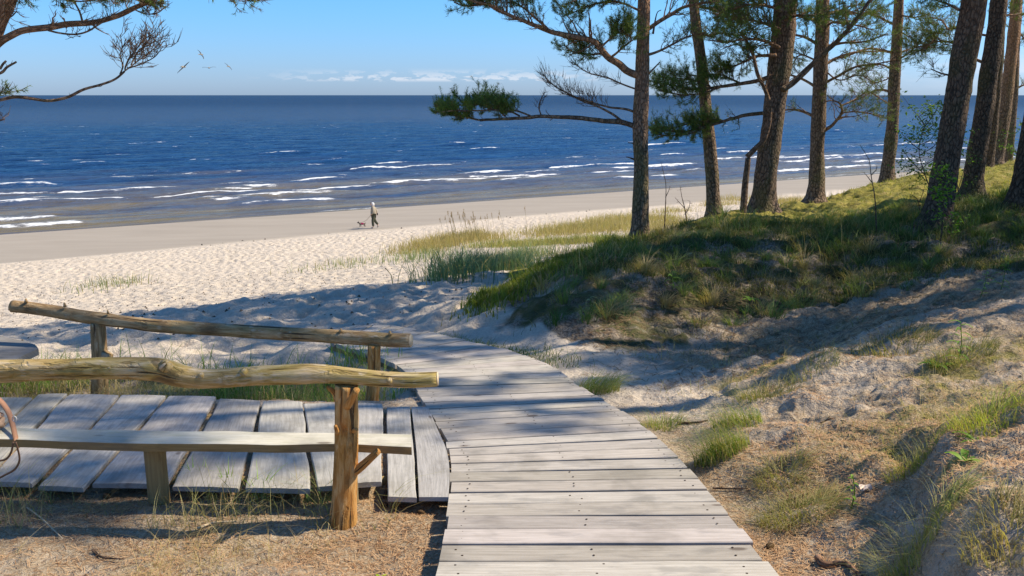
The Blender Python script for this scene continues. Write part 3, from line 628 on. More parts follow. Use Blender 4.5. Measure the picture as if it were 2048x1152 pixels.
# rest deck of wide planks: joints given as (near end, far end) in the photograph
dk = empty('rest_deck', (-2.2, 4.0, float(plane_z(4.0)) - .05), 'low grey deck of wide uneven planks with sandy gaps under the log bench', 'wooden deck')
J = [((-420,945),(-160,800)),((-300,948),(-90,797)),((-150,952),(15,795)),((-30,955),(73,793)),((0,934),(135,795)) ,((73,957),(240,790)),((177,965),(333,793)),((344,963),(433,796)),((486,970),(525,803)),((630,974),(608,806)),((700,972),(690,809)),((769,968),(769,811))]
J = [((-520,960),(-240,795)),((-360,960),(-150,793)),((-220,960),(-60,792)),((-120,962),(68,790)),((-35,962),(133,788)),((73,965),(240,789)),((177,967),(333,792)),((335,969),(436,797)),((486,971),(524,803)),((630,974),(607,807)),((697,972),(690,810)),((771,968),(770,812))]
for k in range(len(J) - 1):
    (n0, f0), (n1, f1) = J[k], J[k + 1]
    a = on_plane(*n0); b = on_plane(*f0); c = on_plane(*n1); d = on_plane(*f1)
    g = .016 if k not in (9,) else .006
    cr = unit(c - a); cr2 = unit(d - b); a = a + cr * g * R_.uniform(.7, 1.3); c = c - cr * g * R_.uniform(.7, 1.7); b = b + cr2 * g * R_.uniform(.5, .9); d = d - cr2 * g * R_.uniform(.5, 1.)
    lg = unit(b - a); e = R_.normal(0, .02); a = a + lg * e; c = c + lg * (e + R_.normal(0, .008)); e = R_.normal(0, .025); b = b + lg * e; d = d + lg * (e + R_.normal(0, .012))
    dz = np.array([0, 0, R_.normal(0, .006)])
    mb = MB(); plank(mb, (a + dz, b + dz, c + dz, d + dz + [0, 0, R_.normal(0, .006)]), .020, 30, .012, .010, 300 + k, R_.uniform(.80, 1.10), camber=-.004)
    mb.build('plank', M['deck'], dk, smooth=False)
for k, (n0, f0, n1, f1) in enumerate([((777,992),(774,815),(835,994),(820,813)), ]):
    a, b, c, d = on_plane(*n0), on_plane(*f0), on_plane(*n1), on_plane(*f1); mb = MB()
    plank(mb, (a, b, c, d), .022, 30, .008, .004, 340 + k, 1.08); mb.build('plank', M['deck'], dk, smooth=False)
# last plank has one edge cut along the curve of the walk
le = [on_plane(*p_) for p_ in ((838,994),(836,950),(832,890),(826,840),(823,814))]; re = [on_plane(*p_) for p_ in ((897,994),(899,942),(893,900),(877,862),(856,813))]
le = smooth_path(le, 20); re = smooth_path(re, 20)
mb = MB(); v = []; uv = []
for i in range(20):
    for f_ in (0, .33, .66, 1): p_ = le[i] + (re[i] - le[i]) * f_; v.append(p_); uv.append((i * .09, f_ * .2))
for i in range(20):
    for e_ in (le[i], re[i]): v.append(e_ - [0, 0, .022]); uv.append((i * .09, .25))
q = [(i * 4 + j, i * 4 + j + 1, i * 4 + 5 + j, i * 4 + 4 + j) for i in range(19) for j in range(3)]
q += [(i * 4, i * 4 + 4, 80 + i * 2 + 2, 80 + i * 2) for i in range(19)] + [(i * 4 + 3, 81 + i * 2, 83 + i * 2, i * 4 + 7) for i in range(19)]
q += [(0, 1, 81, 80), (1, 2, 3, 81)]
mb.add(v, q, None, uv); mb.build('plank', M['deck'], dk, smooth=False)
for Yj in (4.30, 5.6):
    mb = MB(); P_ = [P3((-5.4, Yj), -.055), P3((-.45, Yj + .02), -.055)]; tube(mb, smooth_path(P_, 8), .03, 8, True, .1, 4); mb.build('joist', M['edge'], dk)

# ------------------------------------------------------------------ log bench in front
def knot(mb, p_, d_, r, h, col=None):
    d_ = unit(np.asarray(d_, float)); P_ = np.array([p_ - d_ * r * .5, p_ + d_ * h * .45, p_ + d_ * h]); tube(mb, P_, [r * 1.5, r, r * .62], 9, True, .15, int(abs(p_[0]) * 100), col=col)
def ends(mb_parent, P, r, mat=None):
    for a, b in ((P[0], P[1]), (P[-1], P[-2])):
        d_ = unit(a - b); m_ = MB(); tube(m_, np.array([a + d_ * .0005, a + d_ * .004]), [r[0] if a is P[0] else r[1]] * 2, 20, True); m_.build('sawn_end', M['cut'], mb_parent)
def rail_from(px_list, dep, rpx, seed, n=70, bend=1.0):
    P_ = np.array([at(x_, y_, d_) for (x_, y_), d_ in zip(px_list, dep)]); Rr = np.array([r_ * d_ / FPX * .98 for r_, d_ in zip(rpx, dep)])
    PP = smooth_path(np.hstack([P_, Rr[:, None]]), n); return PP[:, :3], PP[:, 3]
pb = at(685, 1040, 3.83); pb[2] = gh(pb[0], pb[1])
bench = empty('log_bench', pb, 'rustic bench with yellow crooked log back rail on an orange peeled post, nearest the viewer', 'bench')
pl_ = [(-760,748),(-420,742),(-120,742),(0,742),(60,740),(130,739),(200,737),(270,737),(320,740),(355,750),(400,757),(450,756),(520,751),(600,749),(640,748),(700,752),(760,757),(820,760),(874,758)]
rp = [22,22,22,22,21,20,20,21,22.5,22,19,18,18,19,18,16.5,15,14.5,14]
P_, Rr = rail_from(pl_, [3.83] * len(pl_), rp, 1, 150)
mb = MB(); tube(mb, P_, Rr * 1.12, 26, True, .10, 5, (0, 0), fine=.06)
rail = mb.build('back_rail', M['logy'], bench)
for px_, py_, d_, r_, h_ in ((222,737,(-.1,-1,.1),.016,.018),(334,731,(.5,-.4,.7),.024,.022),(402,752,(0,-1,.3),.014,.014),(487,745,(.1,-1,.35),.015,.018),(779,762,(.1,-1,-.1),.014,.014)):
    kb = MB(); knot(kb, at(px_, py_, 3.80), d_, r_, h_); kb.build('knot', M['logy'], rail)
m_ = MB(); dd = unit(P_[-1] - P_[-3]); tube(m_, np.array([P_[-1] + dd * .0005, P_[-1] + dd * .005]), [Rr[-1] * 1.04] * 2, 22, True); m_.build('sawn_end', M['cut'], rail)
# posts
def post(px0, py0, px1, py1, Y, r0, r1, mat, parent, seed, sink=.15, name='post', flare=1.25, nring=40):
    a = at(px0, py0, Y); b = at(px1, py1, Y); a0 = a - unit(b - a) * sink; Pq = smooth_path([a0, a, (a * .5 + b * .5) + [.006, 0, 0], b], nring)
    t_ = np.linspace(0, 1, nring); R0 = (r0 + (r1 - r0) * t_) * Y / FPX; R0 = R0 * (1 + (flare - 1) * np.exp(-((t_ - sink / 1.0) / .12) ** 2) * .6)
    mb = MB(); tube(mb, Pq, R0, 24, True, .14, seed, (seed * 3.3, seed), fine=.07); o = mb.build(name, mat, parent); return o, Pq, R0
o, Pq, _ = post(686, 1042, 694, 769, 3.83, 27, 24, M['logo'], bench, 2)
def stub(P_, R_s, sd):
    m_ = MB(); tube(m_, smooth_path(P_, 8), np.linspace(R_s[0], R_s[1], 8), 10, True, .15, sd); m_.build('branch_stub', M['logo'], o)
stub([at(694,812,3.79), at(705,795,3.74), at(713,780,3.70)], (.021, .015), 3)
stub([at(674,800,3.83), at(668,785,3.82), at(655,774,3.80)], (.015, .009), 3)
stub([at(700,950,3.83), at(722,934,3.82), at(757,902,3.80)], (.024, .015), 4)
stub([at(706,862,3.80), at(714,859,3.78)], (.013, .008), 5); stub([at(675,866,3.77), at(671,852,3.73)], (.012, .008), 6)
post(-640, 1040, -650, 772, 3.83, 27, 24, M['logo'], bench, 6)
# seat
zs = at(400, 862, 4.11)[2]
sa, sbb = [], []
mb = MB()
def on_z(px, py, z):
    v = (576 - py) / FPX; t_ = (CZ - z) / (SP - v * CP); return np.array([(px - 1024) / FPX * t_, t_ * (CP + v * SP), z])
far_e = [(-700,848),(-300,850),(-100,850),(0,853),(60,856),(150,858),(300,861),(450,862),(600,864),(720,866),(823,868)]
near_e = [(-700,876),(-300,878),(-100,877),(0,877),(60,879),(150,883),(300,887),(450,887),(540,889),(620,887),(720,888),(823,893)]
fe = smooth_path([on_z(x_, y_, zs) for x_, y_ in far_e], 60); ne = smooth_path([on_z(x_, y_, zs) for x_, y_ in near_e], 60)
ne[:, 1] += .006 * fbm(ne[:, 0] * 5, ne[:, 0] * 0, 3, 3); fe[:, 1] += .008 * fbm(fe[:, 0] * 5, fe[:, 0] * 0, 7, 3)
v = []; uv = []
for i in range(60):
    for f_ in (0, .04, .5, .96, 1): p_ = ne[i] + (fe[i] - ne[i]) * f_; p_ = p_ + [0, 0, -.003 if f_ in (0, 1) else 0]; v.append(p_); uv.append((ne[i, 0], f_ * .2))
q = [(i * 5 + j, i * 5 + 5 + j, i * 5 + 6 + j, i * 5 + 1 + j) for i in range(59) for j in range(4)]
mb.add(v, q, None, uv)
seat = mb.build('seat', M['seat'], bench, smooth=False)
mb = MB(); v = []; uv = []
for i in range(60):
    w_ = .006 * vnoise(ne[i, 0] * 9, 0, 4)
    for e_, y_ in ((ne[i], -1), (fe[i], 1)):
        v.append(e_ - [0, 0, .0035]); v.append(e_ + [0, -y_ * (.004 + w_), -.042 - w_]); uv += [(ne[i, 0], 0), (ne[i, 0], .045)]
q = []
for i in range(59): b0 = i * 4; q += [(b0, b0 + 1, b0 + 5, b0 + 4), (b0 + 2, b0 + 6, b0 + 7, b0 + 3), (b0 + 1, b0 + 3, b0 + 7, b0 + 5)]
q += [(236, 237, 239, 238), (0, 2, 3, 1)]
mb.add(v, q, None, uv); mb.build('seat_edge', M['edge'], seat, smooth=False)
def log_leg(px, Y, w_px, y_top, parent, seed, mat):
    a = at(px, 1000, Y); a[2] = gh(a[0], a[1]) - .1; b = np.array([a[0], a[1], zs - .047]); mb = MB()
    tube(mb, smooth_path([a, b], 14), w_px * Y / FPX / 2, 18, True, .08, seed, (seed, 2), fine=.04, oval=.8); return mb.build('leg', mat, parent)
log_leg(318, 4.06, 46, 0, bench, 8, M['edge']); log_leg(703, 4.06, 30, 0, bench, 9, M['edge']); log_leg(-420, 4.06, 44, 0, bench, 10, M['edge'])

# ------------------------------------------------------------------ far log railing
fb = at(745, 808, 6.2)
railing = empty('log_railing', fb, 'low brown log rail on two short posts behind the deck, sloping down to the right', 'railing')
pl2 = [(26,613),(60,616),(110,623),(160,632),(210,639),(260,645),(320,652),(400,657),(480,662),(560,667),(640,671),(720,676),(780,680),(821,681)]
dep = np.interp([p_[0] for p_ in pl2], [26, 821], [6.75, 6.15]); rp2 = [12.5,12,12.5,12.5,13,12,12.5,12.5,13,13,13.5,14,14,13.5]
P_, Rr = rail_from(pl2, dep, rp2, 2, 110)
mb = MB(); tube(mb, P_, Rr * 1.08, 22, True, .10, 12, (7, 3), fine=.05); r2 = mb.build('rail', M['logb'], railing)
for px_, py_, d_, r_, h_ in ((52,603,(.2,-.2,1),.012,.03),(130,612,(0,-.2,1),.012,.035),(216,626,(0,-.2,1),.01,.03),(681,663,(.2,-.3,1),.012,.03),(780,668,(0,-.3,1),.013,.03),(430,664,(0,-1,.2),.014,.02),(563,660,(0,-1,.5),.014,.02)):
    kb = MB(); knot(kb, at(px_, py_, float(np.interp(px_, [26, 821], [6.72, 6.12]))), d_, r_ * .8, h_ * .8); kb.build('knot', M['logb'], r2)
m_ = MB(); dd = unit(P_[-1] - P_[-3]); tube(m_, np.array([P_[-1] + dd * .0005, P_[-1] + dd * .005]), [Rr[-1] * 1.0] * 2, 20, True); m_.build('sawn_end', M['cut'], r2)
post(743, 808, 748, 690, 6.17, 15, 13.5, M['logo'], railing, 14, nring=24, sink=.3)
o, Pq, _ = post(200, 788, 196, 645, 6.62, 15.5, 14.5, M['logb'], railing, 17, nring=24, sink=.3)
kb = MB(); knot(kb, at(212, 711, 6.6), (1, -.2, -.1), .03, .05); kb.build('knot', M['logb'], o)

# tapered slab at the left edge
tb = at(-30, 700, 6.6); tb[2] = gh(tb[0], tb[1])
tab = empty('slab_table', tb, 'grey weathered slab with a tapered tip poking in from the left edge beyond the bench', 'table')
zt = on_z(77, 697, at(77, 697, 6.55)[2])[2]
outl = [(-330,650),(-200,655),(-80,661),(0,672),(48,682),(70,689),(77,697),(62,704),(42,713),(26,723),(-20,745),(-120,770),(-330,790)]
op = np.array([on_z(x_, y_, zt) for x_, y_ in outl]); cen = op.mean(0); v = [cen] + list(op) + [p_ - [0, 0, .05] for p_ in op] + [cen - [0, 0, .05]]; nO = len(op)
t_ = [(0, 1 + (i + 1) % nO, 1 + i) for i in range(nO)] + [(2 * nO + 1, 1 + nO + i, 1 + nO + (i + 1) % nO) for i in range(nO)]
q = [(1 + i, 1 + (i + 1) % nO, 1 + nO + (i + 1) % nO, 1 + nO + i) for i in range(nO)]
mb = MB(); v = np.array(v); mb.add(v, q, t_, np.stack([v[:, 0], v[:, 1] + v[:, 2]], 1), (.62, .62, .62, 1)); mb.build('top', M['deck'], tab, smooth=False)
mb = MB(); a = np.array([cen[0] - .15, cen[1], gh(cen[0] - .15, cen[1]) - .1]); tube(mb, smooth_path([a, [a[0], a[1], zt - .05]], 10), .13, 18, True, .08, 3); mb.build('stump', M['logb'], tab)

# ------------------------------------------------------------------ pines
def grow(wood, ndl, path, r0, r1, n2, L2, n3=5, L3=.16, needles=1.0, t0=.25, seed=0, droop=0.0, nsz=.055, nn_=13, upb=.25, hcol=.6, sides=7, tone=0.15, coarse=False, flat=.45, tipt=1.0):
    rng = np.random.default_rng(seed); path = np.asarray(path, float)
    m = max(8, min(60, int(len(path) * 6))); P_ = smooth_path(path, m)
    Lt = np.linalg.norm(np.diff(P_, axis=0), axis=1).sum()
    wob = np.stack([fbm(np.linspace(0, Lt * 2.2, m), np.zeros(m) + 9 * k, seed + k, 3) for k in range(3)], 1) * .035 * min(1, Lt / 2)
    wob[0] = 0; P_ = P_ + wob
    R = np.linspace(r0, r1, m) * (1 + .10 * fbm(np.linspace(0, Lt * 6, m), np.zeros(m), seed + 9, 2))
    if wood is not None: tube(wood, P_, R, sides, True, .12 if not coarse else 0, seed, (seed * 1.7, 0), np.array([[hcol, 0, 0, 1]] * m))
    T = unit(np.gradient(P_, axis=0))
    if n2 == 0: return P_
    t = np.sort(rng.uniform(t0, 1.0, n2)); idx = np.clip((t * (m - 1)).astype(int), 0, m - 1); o = P_[idx]; Tm = T[idx]
    rd = unit(rng.normal(size=(n2, 3)) * np.array([1, 1, flat])); rd = unit(rd - Tm * (rd * Tm).sum(1, keepdims=True))
    d2 = unit(Tm * rng.uniform(.35, 1.0, (n2, 1)) + rd + np.array([0, 0, upb])); l2 = L2 * (1.15 - .65 * t * tipt) * rng.uniform(.5, 1.2, n2)
    k = 5; s_ = np.linspace(0, 1, k)
    bend = unit(rng.normal(size=(n2, 3))) * .22 + np.array([0, 0, .18 - droop])
    P2 = o[:, None] + d2[:, None] * (l2[:, None] * s_)[..., None] + bend[:, None] * (l2[:, None] * s_ ** 2)[..., None] * .8
    P2[:, 1:-1] += rng.normal(size=(n2, k - 2, 3)) * (l2 * .035)[:, None, None]
    rr2 = np.interp(t, [0, 1], [r0, r1]) * .38; R2 = np.clip(rr2[:, None] * (1 - .75 * s_)[None], .0022, None)
    if wood is not None: tubes(wood, P2, R2, 4 if not coarse else 3, np.tile([[hcol * .6, .3, 0, 1]], (n2, 1)))
    d2e = unit(P2[:, -1] - P2[:, -2]); C = [P2[:, -1]]; D = [d2e]
    if n3:
        n = n2 * n3; rep = np.repeat(np.arange(n2), n3); f = rng.uniform(.3, 1, n) * (k - 1); i0 = np.minimum(f.astype(int), k - 2); fr = f - i0
        o3 = P2[rep, i0] * (1 - fr)[:, None] + P2[rep, i0 + 1] * fr[:, None]; tg = unit(P2[rep, i0 + 1] - P2[rep, i0])
        rd = unit(rng.normal(size=(n, 3)) * np.array([1, 1, .7])); d3 = unit(tg * .8 + rd * .8 + np.array([0, 0, upb])); l3 = L3 * rng.uniform(.4, 1.25, n)
        s3 = np.linspace(0, 1, 3); P3_ = o3[:, None] + d3[:, None] * (l3[:, None] * s3)[..., None] + (rng.normal(size=(n, 3)) * .15 + [0, 0, .15])[:, None] * (l3[:, None] * s3 ** 2)[..., None]
        R3 = np.tile(np.array([.0028, .002, .0012]) * (1.0 if not coarse else 2), (n, 1))
        if wood is not None: tubes(wood, P3_, R3, 3, np.tile([[hcol * .2, .5, 0, 1]], (n, 1)))
        C.append(P3_[:, 2]); D.append(unit(P3_[:, 2] - P3_[:, 1])); C.append(P3_[:, 1]); D.append(d3)
    if ndl is not None and needles > 0:
        C = np.concatenate(C); D = np.concatenate(D); kp = rng.uniform(size=len(C)) < needles; C = C[kp]; D = D[kp]
        add_needles(ndl, C, D, nsz, nn_, rng, tone, .0048 if not coarse else .016)
    return P_
def add_needles(ndl, C, D, L, n, rng, tone=0.0, w=.0034):
    N_ = len(C)
    if N_ == 0: return
    rep = np.repeat(np.arange(N_), n); m = len(rep); a = rng.uniform(0, 1, m)
    base = C[rep] - D[rep] * (a * L * 1.5)[:, None]; rd = unit(rng.normal(size=(m, 3))); rd = unit(rd - D[rep] * (rd * D[rep]).sum(1, keepdims=True))
    dr = unit(D[rep] * rng.uniform(.35, 1.1, m)[:, None] + rd); ln = L * rng.uniform(.7, 1.15, m)
    tip = base + dr * ln[:, None]; sd = unit(np.cross(dr, rng.normal(size=(m, 3)))) * (w * .5)
    v = np.stack([base - sd, base + sd, tip], 1).reshape(-1, 3)
    f = np.clip(rng.normal(.45 + tone, .25, N_), 0, 1)[rep]; c = lerpc((.04, .10, .024), (.22, .29, .045), f)
    br = (rng.uniform(size=N_) < .05)[rep]; c[br] = (.20, .13, .05)
    ndl.add(v, None, np.arange(m * 3).reshape(-1, 3), None, np.repeat(rgba(c), 3, 0))
def pine_trunk(name, px, Y, height_m, label, seed, low=2.2, dark=0.0, group='pines on the dune', sides=30, lean=None):
    """px: list of (x, y, width) going up in the photograph"""
    rng = np.random.default_rng(seed)
    P_ = np.array([np.r_[at(x_, y_, Y), w_ * Y / FPX / 2] for x_, y_, w_ in px]); P_[0, 2] = gh(P_[0, 0], P_[0, 1])
    root = empty(name, P_[0, :3], label, 'pine tree', group)
    top = P_[-1, :3]; d_ = unit(P_[-1, :3] - P_[-2, :3]); hleft = height_m - (top[2] - P_[0, 2]); r = P_[-1, 3]
    ext = []
    for f_ in (.25, .5, .75, 1.0):
        q_ = top + (d_ * (1 - f_ * .5) + np.array([0, 0, f_ * .5])) * hleft * f_ + np.r_[rng.normal(size=2) * .12, 0] * f_; ext.append(np.r_[q_, r * (1 - .85 * f_)])
    und = np.r_[P_[0, :3] - [0, 0, .35], P_[0, 3] * 1.15]
    A_ = np.vstack([[und], P_, ext]); n = 150; PP = smooth_path(A_, n); hh = (PP[:, 2] - P_[0, 2])
    R = PP[:, 3] * (1 + .55 * np.exp(-np.clip(hh, 0, None) / .12)); hc = sstep(hh, low, low + 2.6)[:, None] * np.array([[1, 0, 0]]) + np.array([[0, dark, 0]])  # dark: partly bark tone, partly shade of backlit trunks painted into the colour
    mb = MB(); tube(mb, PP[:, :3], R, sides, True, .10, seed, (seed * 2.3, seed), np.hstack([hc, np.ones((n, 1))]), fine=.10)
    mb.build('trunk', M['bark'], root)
    return root, PP, hh
def crown(root, PP, hh, h0, h1, nb, Lb, seed, coarse=True, dens=1.0, az_c=None, fill=.78):
    rng = np.random.default_rng(seed); w = MB(); nd = MB()
    for k in range(nb):
        h_ = h0 + (h1 - h0) * (k + rng.uniform()) / nb; i = int(np.searchsorted(hh, h_)); i = min(i, len(PP) - 1); o = PP[i, :3]
        a = rng.uniform(0, 2 * np.pi) if az_c is None else rng.normal(az_c, 1.0); f_ = (h_ - h0) / (h1 - h0); L = Lb * (1.05 - .75 * f_ ** 1.5) * rng.uniform(.65, 1.15)
        d_ = np.array([np.cos(a), np.sin(a), .10 + .5 * f_]); pts = [o, o + d_ * L * .4 + [0, 0, .06 * L], o + d_ * L * .75 + [0, 0, .05 * L], o + d_ * L + [0, 0, .12 * L]]
        grow(w, nd, pts, max(.018, PP[i, 3] * .42), .008, int(9 * L * dens), .75, 5 if coarse else 5, .26, fill, .3, seed * 50 + k, nsz=.10 if coarse else .06, nn_=15 if coarse else 18, hcol=.8, sides=5, coarse=coarse)
    top = PP[-1, :3]; grow(w, nd, [PP[-12, :3], top], .02, .008, 22, .7, 5, .25, fill, .1, seed + 999, nsz=.10, nn_=14, coarse=True, sides=5)
    w.build('limbs', M['bark'], root); nd.build('crown', M['needles'], root, smooth=False)
def branch(root, pxs, Y, w0, w1, n2, L2, name='branch', seed=0, needles=1.0, dY=None, **kw):
    """a bough the photo shows: pxs photo points, Y (or list) forward distance, w in photo pixels"""
    Ys = np.broadcast_to(np.asarray(Y, float), (len(pxs),)) if dY is None else np.linspace(Y, Y + dY, len(pxs))
    P_ = [at(x_, y_, yy) for (x_, y_), yy in zip(pxs, Ys)]; w = MB(); nd = MB() if needles > 0 else None
    Ym = float(np.mean(Ys)); grow(w, nd, P_, w0 * Ym / FPX / 2, w1 * Ym / FPX / 2, n2, L2, needles=needles, seed=seed, **kw)
    b_ = w.build(name, M['bark'], root)
    if nd is not None and nd.v: nd.build('needles', M['needles'], b_, smooth=False)
    return b_

# T1, the slim pine at the dune's edge
Y1 = 13.5
t1, P1, h1 = pine_trunk('pine_tree', [(1280,473,34),(1281,420,32),(1282,330,29),(1281,250,30),(1284,150,27),(1287,60,24),(1288,-20,24)], Y1, 8.8, 'slim pine farthest left on the dune, one long low bough reaching left', 11, 1.0)
branch(t1, [(1275,255),(1240,243),(1200,240),(1150,238),(1100,234),(1060,233),(1010,236),(960,240)], Y1, 11, 5, 10, .16, needles=0, seed=21, n3=3, L3=.08, t0=.5, hcol=.1)
for k, pts in enumerate([[(1070,233),(1030,222),(985,220),(940,222),(900,222),(874,224)], [(1040,232),(1005,216),(970,210),(935,210),(905,212)], [(960,240),(925,232),(895,228),(876,222)], [(1010,232),(990,214),(960,206)]]):
    branch(t1, pts, Y1, 4, 2, 40, .23, seed=30 + k, n3=5, L3=.12, t0=.1, upb=.4, hcol=.1, tipt=.3, nn_=18, flat=.35, dY=(-.3, .3, .15, .4)[k])
branch(t1, [(1250,245),(1215,222),(1180,208),(1140,190),(1110,172),(1088,148)], Y1, 5, 2, 34, .32, needles=0, seed=41, n3=6, L3=.14, t0=.25, hcol=.3, upb=.5)
branch(t1, [(1274,226),(1250,218),(1215,214),(1180,205),(1150,195),(1120,185)], Y1, 5, 2, 24, .30, needles=0, seed=42, n3=5, L3=.14, t0=.35, hcol=.3, upb=.6)
branch(t1, [(1272,178),(1245,168),(1215,155),(1180,146),(1150,128)], Y1, 4, 1.5, 26, .26, needles=.0, seed=43, n3=5, L3=.13, hcol=.5, upb=.2)
branch(t1, [(1085,236),(1078,215),(1082,198),(1090,184)], Y1, 3, 1.5, 10, .14, needles=0, seed=44, n3=4, L3=.08, hcol=.1)
b2 = branch(t1, [(1278,150),(1255,140),(1235,122),(1210,106),(1190,84),(1160,74),(1115,66),(1075,54),(1040,40),(1000,24),(965,8),(930,-4)], Y1, 15, 5, 46, .45, needles=.10, seed=45, n3=6, L3=.14, t0=.3, hcol=.9, dY=-.6)
for k, (pts, n2) in enumerate([([(1040,40),(990,14),(950,0),(918,-2)], 34), ([(1000,22),(975,10),(930,12),(908,6)], 30), ([(1230,118),(1210,108),(1180,108),(1150,104),(1132,96)], 44), ([(1225,112),(1245,95),(1262,78),(1240,60)], 34), ([(1280,20),(1240,6),(1190,8),(1150,22),(1125,34)], 46), ([(1200,96),(1230,70),(1262,50)], 26), ([(1100,62),(1070,34),(1040,10),(1000,-10)], 36), ([(1280,-20),(1240,-10),(1190,-12),(1130,8)], 40)]):
    branch(t1, pts, Y1 - .2, 5, 2, n2, .30, seed=50 + k, n3=6, L3=.12, t0=.2, hcol=.7, upb=.35, tipt=.3, needles=.9, dY=(.3, -.4)[k % 2])
branch(t1, [(1292,60),(1320,42),(1345,28),(1370,14),(1400,8),(1440,2)], Y1, 9, 4, 26, .4, seed=61, needles=.5, hcol=.9, n3=6)
branch(t1, [(1292,110),(1320,102),(1345,90),(1375,74),(1410,66)], Y1, 6, 2, 30, .34, seed=62, needles=.35, hcol=.6, n3=6)
branch(t1, [(1290,155),(1303,142),(1320,124)], Y1, 5, 2, 0, .1, seed=63, needles=0, hcol=.3)
for k, (x_, y_, dx, dy) in enumerate([(1268,288,-12,-2), (1266,320,-14,-5), (1270,360,12,-6), (1300,68,22,-40)]):
    branch(t1, [(x_ + 6, y_), (x_ + dx * .6, y_ + dy), (x_ + dx, y_ + dy * 1.2)], Y1, 4, 1.5, 0, .1, seed=64 + k, needles=0, hcol=.0)
crown(t1, P1, h1, 5.0, 8.6, 13, 2.1, 71)

# T2, leaning left
Y2 = 16
t2, P2_, h2 = pine_trunk('pine_tree', [(1430,436,30),(1427,400,27),(1423,330,26),(1413,230,23),(1403,130,21),(1392,50,19),(1384,-30,18)], Y2, 11, 'slender bare pine leaning left, second from the left on the dune', 12, 2.0)
branch(t2, [(1408,151),(1395,152),(1378,150)], Y2, 4, 2, 0, .1, needles=0, seed=72, hcol=.3)
branch(t2, [(1392,60),(1420,72),(1440,66),(1470,70)], Y2, 5, 2, 20, .35, needles=.5, seed=73, hcol=.9)
branch(t2, [(1388,10),(1420,18),(1455,30),(1480,50)], Y2, 6, 2, 40, .5, needles=.9, seed=74, hcol=.9)
crown(t2, P2_, h2, 5.4, 10.8, 14, 2.3, 74)

# T3, the thick one
Y3 = 15.5
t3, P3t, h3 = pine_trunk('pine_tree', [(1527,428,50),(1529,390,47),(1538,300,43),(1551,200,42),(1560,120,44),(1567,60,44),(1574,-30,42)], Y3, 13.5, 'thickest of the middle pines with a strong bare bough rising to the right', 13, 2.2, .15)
branch(t3, [(1566,180),(1590,162),(1612,140),(1640,112),(1672,84),(1700,56),(1722,28),(1746,-6)], Y3 - .3, 13, 6, 14, .5, seed=81, needles=.15, hcol=.25, t0=.45, n3=4)
branch(t3, [(1545,150),(1515,160),(1480,166),(1440,172),(1400,176),(1350,172),(1312,166)], Y3, 9, 3, 24, .36, seed=82, needles=.7, hcol=.4, n3=5, t0=.4)
for k, pts in enumerate([[(1420,172),(1380,160),(1340,158),(1308,168)], [(1440,172),(1400,188),(1360,190),(1318,182)], [(1480,166),(1440,150),(1410,150)]]):
    branch(t3, pts, Y3, 4, 2, 50, .30, seed=83 + k, n3=6, L3=.12, t0=.15, hcol=.4, tipt=.3, upb=.35, dY=(.4, -.3, .2)[k])
branch(t3, [(1535,226),(1500,228),(1470,236),(1440,246),(1400,258),(1360,264),(1310,262)], Y3, 8, 3, 20, .3, seed=87, needles=.5, hcol=.2, n3=5)
for k, pts in enumerate([[(1430,248),(1390,244),(1350,256),(1306,258)], [(1410,256),(1370,270),(1330,272),(1302,266)], [(1450,242),(1420,240),(1395,262)]]):
    branch(t3, pts, Y3, 4, 2, 40, .24, seed=88 + k, n3=6, L3=.11, t0=.1, hcol=.2, tipt=.3, upb=.3, dY=(.4, -.3, .1)[k])
for k, (pts, n2) in enumerate([([(1558,95),(1520,80),(1485,78),(1450,84),(1420,78)], 60), ([(1560,60),(1520,44),(1480,38),(1445,44)], 70), ([(1562,20),(1520,10),(1480,14),(1430,30)], 70), ([(1552,110),(1515,112),(1480,128),(1440,140)], 40), ([(1570,40),(1600,30),(1640,34),(1680,48)], 40), ([(1560,-10),(1520,-16),(1470,-10),(1420,4)], 50)]):
    branch(t3, pts, Y3 - .3, 7, 2, n2, .46, seed=92 + k, n3=6, L3=.14, t0=.1, hcol=.7, tipt=.3, needles=.9, dY=(-.9, .5)[k % 2])
crown(t3, P3t, h3, 5.4, 13.2, 20, 3.3, 101)

# crooked thin tree beside it
Yc = 15.2
rc = at(1486, 428, Yc); rc[2] = gh(rc[0], rc[1])
crk = empty('crooked_tree', rc, 'thin crooked leafless tree with a snapped stem standing just left of the thickest pine', 'tree')
mb = MB(); pc = [at(x_, y_, Yc) for x_, y_ in ((1486,432),(1488,395),(1492,355),(1496,316))]; tube(mb, smooth_path(pc, 24), np.linspace(15, 11, 24) * Yc / FPX / 2, 14, True, .12, 4, fine=.1, col=(.15, .3, 0, 1)); mb.build('trunk', M['bark'], crk)
mb = MB(); pc = smooth_path([at(x_, y_, Yc) for x_, y_ in ((1494,314),(1508,300),(1528,278),(1539,240),(1538,205),(1528,175),(1515,148),(1506,110),(1494,84),(1482,62))], 60); tube(mb, pc, np.linspace(11, 5, 60) * Yc / FPX / 2, 10, True, .12, 5, col=(.45, .2, 0, 1)); mb.build('stem', M['bark'], crk)
mb = MB(); grow(mb, None, [at(1536,200,Yc), at(1532,170,Yc), at(1540,148,Yc)], .02, .008, 8, .3, 4, .15, 0, .2, 77); mb.build('twig', M['bark'], crk); mb = MB(); grow(mb, None, [at(1500,100,Yc), at(1470,90,Yc), at(1440,100,Yc)], .014, .006, 16, .35, 5, .15, 0, .2, 78); mb.build('twig', M['bark'], crk)
